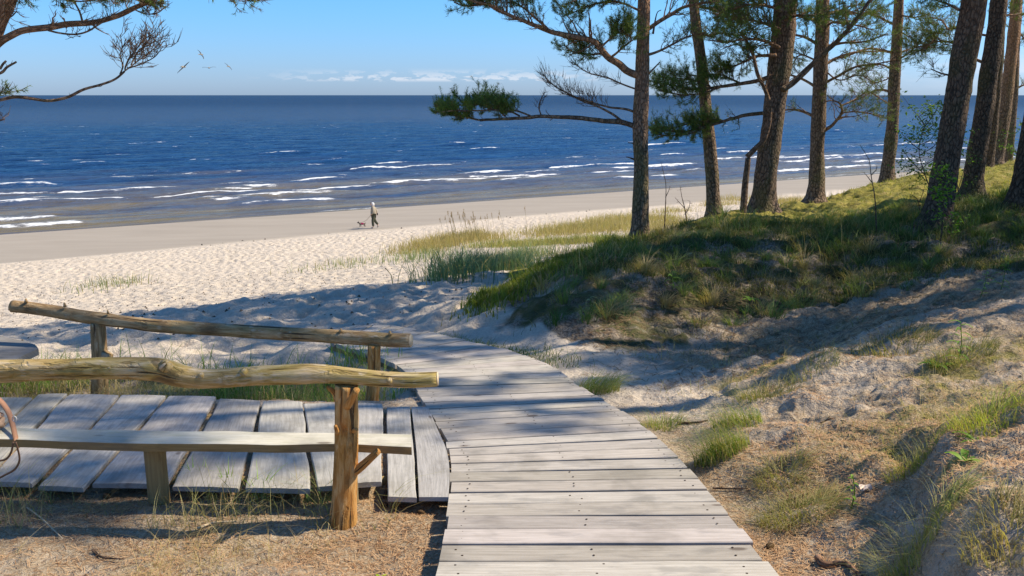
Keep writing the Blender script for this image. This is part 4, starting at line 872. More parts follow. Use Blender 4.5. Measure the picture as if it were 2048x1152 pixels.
# T4
Y4 = 18
t4, P4, h4 = pine_trunk('pine_tree', [(1630,406,36),(1632,380,32),(1635,300,27),(1638,220,27),(1641,140,27),(1645,60,26),(1647,-30,25)], Y4, 12.5, 'straight pine fourth from the left, boughs on both sides down to the waterline', 14, 2.2)
for k, (pts, w0, n2, nd, L) in enumerate([([(1628,232),(1605,222),(1580,219),(1555,224)], 7, 10, .2, .3), ([(1648,262),(1668,248),(1684,226),(1680,206),(1664,200),(1650,203)], 7, 22, .25, .35), ([(1680,215),(1705,200),(1730,186),(1750,190),(1775,205)], 4, 40, .35, .35), ([(1684,226),(1710,224),(1740,228),(1765,236)], 3, 36, .5, .32),
        ([(1628,172),(1600,156),(1570,150),(1535,156)], 6, 16, .3, .4), ([(1646,168),(1680,150),(1710,134),(1750,128),(1790,120)], 6, 22, .45, .4), ([(1646,134),(1680,112),(1720,104),(1770,104)], 6, 24, .5, .42), ([(1650,92),(1690,86),(1730,84),(1775,68)], 6, 26, .5, .45),
        ([(1640,92),(1610,74),(1580,66),(1560,50)], 7, 30, .6, .4), ([(1640,40),(1610,36),(1585,24)], 6, 36, .8, .4), ([(1650,30),(1680,20),(1720,26),(1760,22)], 7, 56, .8, .45), ([(1650,140),(1680,160),(1720,150),(1750,168)], 3, 40, .4, .35), ([(1640,-10),(1690,-16),(1740,-10)], 6, 44, .8, .5), ([(1648,60),(1670,44),(1710,50),(1745,60)], 5, 50, .7, .4), ([(1630,120),(1600,110),(1585,130)], 4, 30, .7, .3)]):
    branch(t4, pts, Y4, w0, 2, n2, L, seed=110 + k, needles=nd, n3=5, L3=.13, t0=.2, hcol=.5, tipt=.4, dY=(.7, -.7)[k % 2], droop=.15)
crown(t4, P4, h4, 5.8, 12.3, 16, 2.8, 131)
# T5
Y5 = 21
t5, P5, h5 = pine_trunk('pine_tree', [(1774,368,28),(1775,345,26),(1781,290,24),(1786,230,22),(1789,160,22),(1794,80,20),(1799,-30,18)], Y5, 12.5, 'slim straight pine at the far edge of the mossy crest, fifth from the left', 15, 2.4)
for k, (pts, w0, n2, nd) in enumerate([([(1784,184),(1760,180),(1740,186),(1722,196)], 5, 16, .3), ([(1787,108),(1760,98),(1730,98),(1690,112),(1650,128)], 6, 24, .4), ([(1787,140),(1760,130),(1720,140)], 4, 18, .3), ([(1793,122),(1815,108),(1838,84),(1848,66)], 4, 26, .0), ([(1794,110),(1820,98),(1850,90)], 4, 18, .1), ([(1796,30),(1830,34),(1860,28)], 4, 30, .7), ([(1790,50),(1760,36),(1730,20)], 5, 34, .7), ([(1796,60),(1820,74),(1835,70)], 3, 18, .4), ([(1786,150),(1770,160),(1740,168)], 3, 20, .3)]):
    branch(t5, pts, Y5, w0, 2, n2, .5, seed=150 + k, needles=nd, n3=5, L3=.15, t0=.2, hcol=.6, tipt=.4, dY=(.7, -.7)[k % 2])
crown(t5, P5, h5, 6.4, 12.3, 14, 2.6, 161)
# T6
Y6 = 12.5
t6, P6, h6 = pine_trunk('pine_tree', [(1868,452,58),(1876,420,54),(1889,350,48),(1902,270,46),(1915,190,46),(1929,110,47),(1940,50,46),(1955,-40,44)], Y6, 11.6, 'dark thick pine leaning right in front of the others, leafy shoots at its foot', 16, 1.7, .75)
for k, (pts, w0, n2, nd, L) in enumerate([([(1903,152),(1880,146),(1862,138)], 4, 8, .1, .3), ([(1920,20),(1895,8),(1860,-2)], 6, 20, .5, .4), ([(1940,-20),(1900,-20),(1850,-4)], 6, 30, .8, .4)]):
    branch(t6, pts, Y6, w0, 2, n2, L, seed=170 + k, needles=nd, n3=5, hcol=.2)
crown(t6, P6, h6, 5.4, 11.3, 17, 2.9, 181)
# T7 T7b T8 T9 T10
Y7 = 15
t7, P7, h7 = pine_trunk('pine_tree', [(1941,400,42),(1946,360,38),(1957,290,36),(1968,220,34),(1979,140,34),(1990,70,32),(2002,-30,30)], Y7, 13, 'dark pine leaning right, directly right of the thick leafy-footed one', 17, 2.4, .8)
for k, (pts, w0, n2, nd) in enumerate([([(1975,70),(1940,66),(1900,56),(1872,68)], 5, 26, .7), ([(1970,130),(1930,108),(1900,84),(1860,88),(1830,96)], 6, 50, .8), ([(1990,20),(2015,30),(2045,28)], 5, 24, .6), ([(1870,80),(1850,96),(1832,104)], 3, 34, .9), ([(1900,60),(1880,40),(1850,36)], 3, 24, .8)]):
    branch(t7, pts, Y7 + .5, w0, 2, n2, .4, seed=190 + k, needles=nd, n3=6, hcol=.4, dY=1.0, tipt=.3)
crown(t7, P7, h7, 5.8, 12.8, 18, 3.0, 201)
Y7b = 22
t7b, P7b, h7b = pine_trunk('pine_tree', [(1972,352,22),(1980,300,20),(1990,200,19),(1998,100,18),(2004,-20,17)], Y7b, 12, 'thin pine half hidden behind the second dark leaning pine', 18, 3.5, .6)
crown(t7b, P7b, h7b, 6.5, 11.8, 10, 2.4, 211)
Y8 = 24
t8, P8, h8 = pine_trunk('pine_tree', [(1990,340,24),(1998,300,23),(2008,230,23),(2018,150,22),(2026,80,21),(2035,-30,19)], Y8, 13, 'reddish straight pine far back beside the right-hand edge', 19, .8)
crown(t8, P8, h8, 6.5, 12.8, 12, 2.6, 221)
Y9 = 27
t9, P9, h9 = pine_trunk('pine_tree', [(2014,330,20),(2018,290,18),(2026,200,17),(2031,100,16),(2037,-30,15)], Y9, 13, 'thinnest far pine close behind the reddish one at the right-hand edge', 20, 2.4)
for k, (pts, nd) in enumerate([([(2018,120),(2000,128),(1990,140)], .6), ([(2036,60),(2048,76),(2060,80)], .8), ([(2030,180),(2048,170),(2070,172)], .6)]): branch(t9, pts, Y9, 4, 2, 22, .5, seed=230 + k, needles=nd, n3=5)
crown(t9, P9, h9, 7, 12.8, 12, 2.6, 231)
Y10 = 13
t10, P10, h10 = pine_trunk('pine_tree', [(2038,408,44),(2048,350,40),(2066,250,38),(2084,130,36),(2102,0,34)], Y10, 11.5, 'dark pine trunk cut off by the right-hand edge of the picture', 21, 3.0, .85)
crown(t10, P10, h10, 5.4, 11.2, 18, 3.0, 241)
# pines outside the picture on the right whose shade falls on the hollow and the bank
for k, (X, Y, H, L, dn) in enumerate([(10.8,10.8,12.5,3.0,1.2), (13.2,13.4,13,3.1,1.1), (16.0,10.6,13.5,3.2,1.1), (17.5,14.5,13.5,3.2,1.0), (12.2,8.8,11.5,1.9,1.0), (21.5,12.5,14,3.2,1.0), (8.8,9.5,12.6,2.5,1.25), (9.2,7.4,14,2.3,1.0)]):
    z0 = gh(X, Y); rt = empty('pine_tree', (X, Y, z0), ['pine standing out of sight to the right of the hollow', 'pine out of sight behind the dark bank on the right', 'tall pine out of sight farther right', 'pine out of sight at the far right of the bank', 'small pine out of sight nearest the mound', 'farthest pine out of sight to the right', 'pine out of sight right of the walk', 'tall high-crowned pine out of sight right of the walk'][k], 'pine tree', 'pines beyond the right-hand edge')
    r_ = np.random.default_rng(400 + k); n = 60; hh = np.linspace(-.4, H, n); PP = np.stack([X + .02 * hh + .1 * np.sin(hh * .4 + k), Y + .1 * np.sin(hh * .3 + k * 2), z0 + hh, .17 * (1 - .8 * np.clip(hh, 0, None) / H)], 1)
    mb = MB(); tube(mb, PP[:, :3], PP[:, 3], 18, True, .1, k, col=np.hstack([sstep(hh, 3, 5)[:, None] * np.array([[1, 0, 0]]), np.ones((n, 1))])); mb.build('trunk', M['bark'], rt)
    crown(rt, PP, hh, (4.6 if L > 2 else 4.2) if k < 7 else 9.6, H - .2, int(20 * dn), L, 410 + 7 * k)

# pine at the upper left whose boughs hang into the picture
YL = 7.5
tlb = at(-120, 900, YL); tlb[2] = gh(tlb[0], tlb[1])
tl = empty('pine_tree', tlb, 'pine outside the upper left corner with long curved boughs hanging into the sky', 'pine tree')
mb = MB(); pp = smooth_path([tlb - [0, 0, .3], tlb, at(-110, 500, YL), at(-70, 250, YL), at(-15, 70, YL), at(22, -20, YL), at(60, -160, YL), at(80, -420, YL)], 120); hcv = sstep(pp[:, 2] - tlb[2], 1.5, 3.2)
tube(mb, pp, np.interp(np.arange(120), [0, 60, 119], [.13, .085, .04]), 22, True, .1, 8, (3, 3), np.hstack([hcv[:, None] * np.array([[1, 0, 0]]), np.ones((120, 1))]), fine=.1); mb.build('trunk', M['bark'], tl)
branch(tl, [(-60,160),(-20,112),(5,88),(45,66),(85,58),(130,50),(165,44),(205,36),(245,24),(275,10),(310,-4)], YL, 15, 9, 12, .22, seed=301, needles=0, n3=4, L3=.07, hcol=.9, t0=.45, droop=.2, sides=12)
branch(tl, [(95,60),(120,66),(150,68),(175,62),(195,50),(215,38)], YL - .05, 4, 3, 16, .12, seed=302, needles=0, n3=4, L3=.05, hcol=.4, t0=.2)
branch(tl, [(265,18),(290,28),(315,26),(332,12)], YL, 3, 2, 18, .12, seed=303, needles=0, n3=4, L3=.05, hcol=.4, t0=.2)
branch(tl, [(165,44),(160,26),(152,10),(140,-10)], YL, 4, 3, 8, .15, seed=304, needles=.1, n3=3, L3=.06, hcol=.6)
branch(tl, [(-80,210),(-30,210),(0,203),(30,196),(65,198),(100,201),(135,194),(165,180),(200,170),(228,158),(245,144)], YL, 8, 4.5, 4, .06, seed=305, needles=0, n3=1, L3=.03, hcol=.25, t0=.4, sides=10)
for k, pts in enumerate([[(243,146),(262,132),(280,118),(300,104),(318,88)], [(250,140),(258,120),(272,100),(290,78),(310,64)], [(240,148),(246,130),(240,112),(244,90),(240,70)], [(255,136),(285,126),(310,112),(326,92)], [(262,130),(278,100),(300,90),(316,68)], [(250,138),(262,112),(285,100),(302,72)]]):
    branch(tl, pts, YL, 3.0, 1.3, 15, .15, seed=310 + k, needles=0, n3=5, L3=.07, hcol=.12, upb=.25, t0=.15, tipt=.3, dY=(.15, -.15)[k % 2])
branch(tl, [(-40,150),(0,146),(14,134),(32,124)], YL, 7, 4, 3, .06, seed=320, needles=0, n3=1, L3=.03, hcol=.1)
branch(tl, [(0,138),(6,128),(12,122)], YL, 5, 4, 0, .06, seed=321, needles=0, hcol=.1)
for k, (pts, n2, nd) in enumerate([([(20,-18),(70,-12),(110,-8),(150,2),(200,-2)], 24, .5), ([(120,-30),(200,-14),(260,-4),(300,2)], 40, .45), ([(180,-20),(240,-12),(285,4),(330,8)], 40, .3), ([(330,-16),(380,-12),(430,-4),(480,0),(520,-2)], 34, .5), ([(60,-40),(160,-22),(220,-6)], 40, .7), ([(-10,200),(-4,188),(2,184)], 10, 1), ([(-30,-10),(10,-20),(60,-22)], 20, .8), ([(-20,246),(4,240),(10,238)], 3, 0), ([(-10,40),(20,34),(34,22)], 6, 0)]):
    branch(tl, pts, YL, 4, 2, n2, .20, seed=330 + k, needles=nd * .35, n3=5, L3=.08, hcol=.5, upb=-.1, nsz=.04)
crown_w = MB(); crown_n = MB()
for k in range(9):
    a = k * .7; o = pp[-1 - k * 4]; grow(crown_w, crown_n, [o, o + np.array([np.cos(a), np.sin(a), .3]) * .9, o + np.array([np.cos(a), np.sin(a), .5]) * 1.7], .03, .01, 12, .6, 4, .2, .9, .2, 350 + k, nsz=.09, nn_=12, coarse=True)
crown_w.build('limbs', M['bark'], tl); crown_n.build('crown', M['needles'], tl, smooth=False)

# ------------------------------------------------------------------ saplings with leaves
def sapling(px_paths, Y, nleaf, label, seed, lsz=.045, cat='sapling', name='leafy_sapling', spread=.16, group=None, dYs=None, col=((.07, .15, .02), (.20, .30, .05))):
    rng = np.random.default_rng(seed); b0 = at(*px_paths[0][0], Y); b0[2] = gh(b0[0], b0[1]); root = empty(name, b0, label, cat, group)
    w = MB(); lf = MB(); C = []
    for k, pth in enumerate(px_paths):
        Yk = Y + (0 if dYs is None else dYs[k]); P_ = np.array([at(x_, y_, Y if (i == 0 and k) else Yk) for i, (x_, y_) in enumerate(pth)])
        if k == 0: P_[0] = b0 - [0, 0, .05]
        q_ = smooth_path(P_, 24); tube(w, q_, np.linspace(.012 if k == 0 else .007, .003, 24), 6, True, .1, seed + k, col=(.1, .2, 0, 1))
        L = np.linalg.norm(np.diff(q_, axis=0), axis=1).sum(); n2 = int(L * 9) + 2
        i_ = rng.integers(6, 24, n2); o = q_[i_]; d_ = unit(rng.normal(size=(n2, 3)) * [1, 1, .5] + [0, 0, .3]); l_ = rng.uniform(.4, 1.2, n2) * spread; s_ = np.linspace(0, 1, 3)
        Pt = o[:, None] + d_[:, None] * (l_[:, None] * s_)[..., None]; tubes(w, Pt, np.tile([.003, .0022, .0015], (n2, 1)), 3, np.tile([[.1, .2, 0, 1]], (n2, 1)))
        for f_ in (.35, .7, 1.0): C.append(o + d_ * (l_ * f_)[:, None])
        C.append(q_[-3:])
    C = np.concatenate(C); w.build('stem', M['bark'], root)
    if nleaf:
        idx = rng.integers(0, len(C), nleaf); c = C[idx] + rng.normal(size=(nleaf, 3)) * lsz * .7
        d_ = unit(rng.normal(size=(nleaf, 3)) * [1, 1, .5]); nrm = unit(rng.normal(size=(nleaf, 3)) * .6 + [0, 0, 1]); sd = unit(np.cross(d_, nrm)); L = lsz * rng.uniform(.6, 1.3, nleaf)[:, None]
        a_ = c; m1 = c + d_ * L * .45 + sd * L * .24 - nrm * L * .05; m2 = c + d_ * L * .45 - sd * L * .24 - nrm * L * .05; e_ = c + d_ * L - nrm * L * .12
        v = np.stack([a_, m1, e_, m2], 1).reshape(-1, 3); f = rng.uniform(size=nleaf)
        lf.add(v, np.arange(nleaf * 4).reshape(-1, 4), None, None, np.repeat(rgba(lerpc(*col, f)), 4, 0)); lf.build('leaves', M['leaf'], root, smooth=False)
    return root
sapling([[(1862,452),(1868,400),(1850,350),(1838,300),(1850,250),(1862,215)], [(1850,350),(1825,325),(1805,300)], [(1840,300),(1815,280),(1800,262)], [(1845,270),(1875,240),(1892,205)], [(1850,250),(1830,225),(1822,215)], [(1850,330),(1880,310),(1895,280)], [(1840,310),(1870,290),(1885,262)], [(1850,360),(1835,345),(1815,335)], [(1845,260),(1870,225),(1880,200)], [(1838,290),(1860,280),(1875,255)]], 13.1, 1150, 'leafy young tree in front of the water, just left of the thick leaning pine', 501, .055, spread=.30, dYs=[0, .2, -.2, .3, 0, .2, -.1, .3, -.2, .1])
sapling([[(1885,448),(1888,400),(1882,360),(1878,335)], [(1885,400),(1898,390),(1910,384)], [(1884,370),(1870,350),(1862,338)], [(1886,420),(1902,440),(1912,452)], [(1884,380),(1895,350),(1890,335)], [(1885,395),(1872,384),(1864,372)]], 11.7, 420, 'bright green leafy shoots growing in front of the foot of the thick leaning pine', 502, .055, spread=.13, col=((.10, .24, .02), (.30, .42, .05)), name='leafy_shoot', cat='shoot')
sapling([[(1921,430),(1916,380),(1906,310),(1898,250)], [(1916,380),(1930,330),(1935,290)], [(1908,330),(1916,290),(1925,260)]], 14.0, 220, 'thin leafy sapling between the two dark leaning pines', 503, .05, spread=.3, dYs=[0, .2, -.2])
sapling([[(2062,400),(2050,340),(2030,300),(2018,262)], [(2040,320),(2046,280),(2040,240)], [(2045,330),(2060,290),(2064,250)], [(2036,310),(2024,300),(2012,292)]], 15.0, 330, 'leafy sapling at the right-hand edge among the far pines', 504, .055, spread=.25, dYs=[0, .2, -.2, .1])
sapling([[(1756,442),(1750,400),(1742,350),(1738,320),(1720,290)], [(1742,350),(1752,340),(1754,330)], [(1744,365),(1734,352),(1728,345)]], 12.3, 0, 'bare thin twig sapling standing on the shaded bank', 505, name='bare_sapling', spread=.05)
sapling([[(1846,420),(1836,402),(1820,388)], [(1838,405),(1845,388),(1850,370)]], 13.0, 0, 'short bare twigs beside the thick leaning pine', 506, name='bare_sapling', spread=.06)
sapling([[(1330,420),(1332,380),(1328,350),(1322,325)], [(1331,395),(1338,380),(1340,372)]], 14.6, 0, 'bare dry stalk on the crest between the first two pines', 507, name='bare_sapling', spread=.05)
sapling([[(1375,448),(1370,420),(1364,395),(1360,372)], [(1370,430),(1378,415),(1380,402)], [(1368,415),(1356,402),(1350,395)]], 14.8, 0, 'dry branched stalk on the crest left of the leaning slender pine', 508, name='bare_sapling', spread=.07)

# ------------------------------------------------------------------ grass
def scatter(n, xr, yr, wfun, seed):
    rng = np.random.default_rng(seed); X = rng.uniform(*xr, n); Y = rng.uniform(*yr, n); k = rng.uniform(size=n) < wfun(X, Y); X, Y = X[k], Y[k]
    return np.stack([X, Y, height(X, Y) - .005], 1), rng
def grass_obj(name, pts, rng, hr, wr, lean, cA, cB, label=None, cat=None, tips=None, kind='stuff', az0=None, azs=9, curl=1.0, straw=0.0, clump=2.0, segs=3, group=None):
    n = len(pts); h = rng.uniform(*hr, n) * (.75 + .5 * vnoise(pts[:, 0] * clump, pts[:, 1] * clump, 8)); w = rng.uniform(*wr, n)
    a = rng.uniform(0, 2 * np.pi, n) if az0 is None else rng.normal(az0, azs, n)
    f = np.clip(vnoise(pts[:, 0] * 1.7, pts[:, 1] * 1.7, 4) * .7 + rng.uniform(-.1, .5, n), 0, 1); c = lerpc(cA, cB, f)
    if straw: st = rng.uniform(size=n) < straw; c[st] = lerpc((.33, .24, .10), (.50, .40, .20), rng.uniform(size=st.sum()))
    mb = MB(); blades(mb, pts, h, w, rng.uniform(*lean, n), a, rgba(c), segs, curl, rng); o = mb.build(name, M['grass'], smooth=False); return tag(o, label, cat, group, kind)
def tdens(X, Y):
    s = shore_s(X, Y); t = sstep(s, 49.5, 51.5) * sstep(Y, 9.6, 10.6) * sstep(X, -.2, 1.0); return t * (.25 + 1.1 * sstep(fbm(X * 1.1, Y * 1.1, 61, 3), -.25, .25))
# shaded bank
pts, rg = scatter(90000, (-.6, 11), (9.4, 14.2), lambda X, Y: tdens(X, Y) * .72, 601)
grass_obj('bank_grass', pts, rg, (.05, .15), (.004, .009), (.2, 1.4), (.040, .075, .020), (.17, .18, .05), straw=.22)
pts, rg = scatter(16000, (.5, 11), (10.2, 13.6), lambda X, Y: sstep(fbm(X * .9, Y * .9, 63, 3), .05, .3) * sstep(shore_s(X, Y), 50, 52), 602)
grass_obj('long_grass', pts, rg, (.15, .38), (.005, .009), (.2, 1.1), (.06, .12, .03), (.20, .26, .07), straw=.22)
pts, rg = scatter(120000, (0, 30), (13.2, 32), lambda X, Y: sstep(shore_s(X, Y), 48.5, 51) * sstep(X, Y * .62 + 2, Y * .6) * .55 * (.35 + sstep(fbm(X * .8, Y * .8, 64, 3), -.2, .3)), 603)
grass_obj('moss_and_short_grass', pts, rg, (.03, .13), (.007, .016), (.2, 1.3), (.15, .18, .03), (.36, .32, .07), straw=.3, segs=2)
pts, rg = scatter(34000, (-.4, 6), (7.7, 10.9), lambda X, Y: sstep(Y - np.interp(X, [0.3, .6, .9, 1.3, 2, 3, 4, 5, 6], [9.2, 8.3, 8.0, 8.1, 8.8, 9.3, 9.75, 10.1, 10.0]), -.4, .3) * sstep(X, -.1, .5) * sstep(fbm(X * .9, Y * 1.1, 78, 3), -.2, .3) * .7 * sstep(dist_walk(X, Y), .8, 1.2), 604)
grass_obj('bank_foot_grass', pts, rg, (.04, .17), (.004, .008), (.3, 1.6), (.06, .07, .025), (.20, .17, .07), straw=.22)
# separate clumps that break up the bank
rg = np.random.default_rng(660); cx = rg.uniform(-.2, 9.5, 420); cy = rg.uniform(8.6, 14.5, 420); ok_ = (tdens(cx, cy) > .25) | ((cy > np.interp(cx, [0.3, .9, 2, 4, 6], [9.2, 8.0, 8.8, 9.75, 10.0])) & (cx > .2)); cx, cy = cx[ok_], cy[ok_]
kk = np.repeat(np.arange(len(cx)), 70); rad0 = rg.uniform(.04, .13, len(cx))[kk]; an = rg.uniform(0, 2 * np.pi, len(kk)); b = np.c_[cx[kk] + np.cos(an) * rad0 * rg.uniform(0, 1, len(kk)), cy[kk] + np.sin(an) * rad0 * rg.uniform(0, 1, len(kk)), np.zeros(len(kk))]; b[:, 2] = height(b[:, 0], b[:, 1]) - .01
hs = rg.uniform(.10, .36, len(cx))[kk] * rg.uniform(.5, 1.1, len(kk)); tn = rg.uniform(0, 1, len(cx)); cc = lerpc((.05, .12, .03), (.26, .30, .09), np.clip(tn[kk] + rg.normal(0, .15, len(kk)), 0, 1)); dr = (rg.uniform(size=len(cx)) < .25)[kk]; cc[dr] = lerpc((.30, .22, .09), (.46, .36, .18), rg.uniform(size=dr.sum()))
mb = MB(); blades(mb, b, hs, rg.uniform(.004, .008, len(kk)), rg.uniform(.3, 1.5, len(kk)), an, rgba(cc), 3, 1.0, rg); tag(mb.build('grass_clumps', M['grass'], smooth=False), kind='stuff')
# bright heather-like fringe along the crest on the left
fr = np.array([hit(x_, y_) for x_, y_ in ((968,606),(1000,592),(1040,568),(1080,548),(1120,526),(1160,512),(1200,500),(1240,490))])
rg = np.random.default_rng(605); k = rg.integers(0, len(fr) - 1, 9000); u = rg.uniform(size=9000)[:, None]; b = fr[k] * (1 - u) + fr[k + 1] * u; b[:, :2] += rg.normal(size=(9000, 2)) * np.array([.16, .25]); b[:, 2] = height(b[:, 0], b[:, 1])
grass_obj('crest_fringe', b, rg, (.05, .17), (.008, .016), (.1, .8), (.12, .15, .02), (.33, .34, .05), straw=.12)
# beach grasses: patches by centre (photo), spread in metres
def patch(name, centres, n, hr, wr, cA, cB, seed, straw=0, lean=(.1, .7), sx=1.0, sy=1.0, y0=12.5, **kw):
    rg = np.random.default_rng(seed); C = np.array([hit(*c[:2], y0) for c in centres]); wts = np.array([c[2] if len(c) > 2 else 1 for c in centres], float); k = rg.choice(len(C), n, p=wts / wts.sum())
    b = C[k] + np.c_[rg.normal(size=(n, 2)) * [sx, sy], np.zeros(n)]; b[:, 2] = height(b[:, 0], b[:, 1]) - .01
    return grass_obj(name, b, rg, hr, wr, lean, cA, cB, straw=straw, **kw)
patch('beach_grass', [(840,503,1.3),(870,494,2),(905,485,2),(935,476,2),(960,482,1.2)], 3600, (.3, .62), (.012, .022), (.24, .20, .07), (.48, .36, .15), 611, straw=.5, sx=.75, sy=1.0)
patch('beach_grass', [(990,492,1),(1030,492,2),(1080,491,2),(1130,488,2),(1180,484,2),(1225,484,1.5)], 5200, (.18, .42), (.012, .022), (.20, .22, .06), (.42, .38, .13), 612, straw=.35, sx=.9, sy=.5)
patch('beach_grass', [(1100,468,1),(1150,460,2),(1190,455,2),(1230,446,2),(1250,440,1.5),(1130,470,1),(1210,462,2)], 6000, (.25, .6), (.014, .026), (.25, .24, .09), (.50, .38, .17), 613, straw=.55, sx=1.2, sy=1.3)
patch('beach_grass', [(1310,440,1),(1330,450,1.5),(1345,425,.7),(1310,462,1)], 2600, (.25, .55), (.012, .024), (.27, .25, .08), (.52, .40, .17), 614, straw=.6, sx=.8, sy=.8)
patch('beach_grass', [(1570,410,1),(1585,405,1),(1450,410,.6),(1475,400,.6)], 2200, (.3, .6), (.014, .026), (.30, .24, .09), (.52, .38, .16), 615, straw=.7, sx=1.0, sy=1.0)
patch('marram_grass', [(905,560,1),(930,552,2),(960,548,2),(990,545,2),(1010,545,1.5),(1030,540,1)], 3600, (.35, .75), (.009, .017), (.07, .14, .09), (.17, .25, .13), 616, straw=.12, sx=.38, sy=.5, lean=(.15, .9), y0=11.8)
patch('marram_grass', [(1040,520,1),(1070,512,1),(1000,530,.7)], 900, (.3, .6), (.009, .017), (.14, .20, .10), (.30, .32, .15), 617, straw=.25, sx=.6, sy=.6)
patch('sparse_beach_grass', [(850,520,1),(835,510,1),(820,522,1),(870,515,1)], 420, (.25, .5), (.012, .02), (.15, .22, .10), (.30, .32, .14), 618, straw=.2, sx=.7, sy=.8)
patch('sparse_beach_grass', [(700,527,1),(715,530,.5),(650,540,.6)], 260, (.2, .4), (.012, .02), (.16, .22, .09), (.35, .34, .15), 619, straw=.35, sx=.8, sy=.6)
patch('sparse_beach_grass', [(230,572,1.6),(215,578,.6),(180,585,.2)], 200, (.2, .5), (.012, .02), (.13, .20, .08), (.30, .32, .14), 620, straw=.25, sx=.55, sy=.5)
# plumes
pb_ = hit(945, 480, 12); rg = np.random.default_rng(625); n = 34; base = pb_ + np.c_[rg.normal(size=(n, 2)) * [.9, .6], np.zeros(n)]; base[:, 2] = height(base[:, 0], base[:, 1])
mb = MB(); hgt = rg.uniform(.9, 1.45, n); ln = rg.uniform(.05, .25, n); tipp = base + np.c_[-hgt * ln, 0 * hgt, hgt]
tubes(mb, np.stack([base, (base + tipp) / 2 + [.03, 0, .02], tipp], 1), np.tile([.006, .005, .004], (n, 1)), 3, np.tile([[.35, .28, .13, 1]], (n, 1)))
k = np.repeat(np.arange(n), 26); d_ = unit(rg.normal(size=(len(k), 3)) + [-.5, 0, .6]); bs = tipp[k] + np.c_[np.zeros(len(k)), np.zeros(len(k)), rg.uniform(-.16, .06, len(k))]; sd = unit(np.cross(d_, rg.normal(size=d_.shape))) * .008
v = np.stack([bs - sd, bs + sd, bs + d_ * .07], 1).reshape(-1, 3); mb.add(v, None, np.arange(len(v)).reshape(-1, 3), None, (.36, .24, .15, 1)); tag(mb.build('reed_plumes', M['grass'], smooth=False), kind='stuff')
# grass behind the deck
def bd(X, Y): return sstep(Y, 6.05, 6.3) * sstep(Y, 8.2, 7.5) * sstep(X, -.9, -1.3) * (.15 + 1.0 * sstep(fbm(X * 1.4, Y * 2.0, 66, 3), -.15, .25))
pts, rg = scatter(16000, (-7, -.9), (6.0, 8.3), lambda X, Y: bd(X, Y) * .8, 631)
grass_obj('dry_grass', pts, rg, (.05, .20), (.003, .007), (.3, 1.6), (.26, .20, .07), (.46, .36, .15), straw=.5)
pts, rg = scatter(9000, (-7, -.9), (6.1, 8.4), lambda X, Y: bd(X, Y) * sstep(Y, 6.3, 7.3) * sstep(fbm(X * .9, Y * 1.3, 67, 3), -.2, .3) * .85, 632)
grass_obj('green_grass', pts, rg, (.15, .42), (.005, .010), (.1, 1.0), (.10, .20, .03), (.27, .38, .07), straw=.08)
pts, rg = scatter(5000, (-2.4, -.6), (6.1, 7.6), lambda X, Y: sstep(dist_walk(X, Y), .75, .9) * sstep(Y, 6.1, 6.4) * sstep(fbm(X * 2, Y * 2, 68, 3), -.05, .3) * .6, 633)
grass_obj('green_grass', pts, rg, (.12, .38), (.004, .009), (.2, 1.1), (.09, .17, .03), (.24, .33, .07), straw=.25)
# along the right of the boardwalk far part, dark low strip
pts, rg = scatter(9000, (-1.4, 1.1), (7.4, 10.0), lambda X, Y: sstep(dist_walk(X, Y), .66, .70) * sstep(dist_walk(X, Y), 1.15, .8) * .8 * (X > -.9), 634)
grass_obj('walk_edge_grass', pts, rg, (.04, .14), (.004, .008), (.2, 1.2), (.06, .11, .03), (.18, .22, .06), straw=.1)
# straw mats in the foreground left
pts, rg = scatter(15000, (-4.6, -.4), (2.7, 4.05), lambda X, Y: sstep(fbm(X * 1.6, Y * 1.9, 69, 3), .0, .4) * sstep(X, -.5, -1.6) * .55, 641)
grass_obj('dry_grass', pts, rg, (.04, .14), (.0015, .0032), (.9, 2.4), (.36, .27, .10), (.56, .44, .20), straw=.5)
pts, rg = scatter(5200, (-4.6, -.55), (3.72, 4.12), lambda X, Y: sstep(fbm(X * 3.1, Y * 1.9, 70, 3), -.1, .3) * .35, 642)
grass_obj('bench_side_grass', pts, rg, (.06, .26), (.0018, .004), (.2, 1.5), (.22, .24, .06), (.50, .44, .20), straw=.5)
# right mound greenery and straw
def mw(X, Y): return sstep(fbm(X * 1.5, Y * 1.5, 72, 4), .02, .35)
pts, rg = scatter(26000, (1.2, 5.2), (2.3, 7.2), lambda X, Y: mw(X, Y) * sstep(X, 1.25, 1.9) * .45, 651)
grass_obj('mound_dry_grass', pts, rg, (.03, .13), (.0015, .0035), (.5, 2.2), (.28, .24, .08), (.50, .40, .18), straw=.5)
pts, rg = scatter(6500, (1.0, 6.5), (6.0, 9.5), lambda X, Y: mw(X, Y) * .5, 652)
grass_obj('slope_dry_grass', pts, rg, (.04, .16), (.003, .006), (.3, 1.5), (.16, .17, .06), (.36, .30, .13), straw=.4)

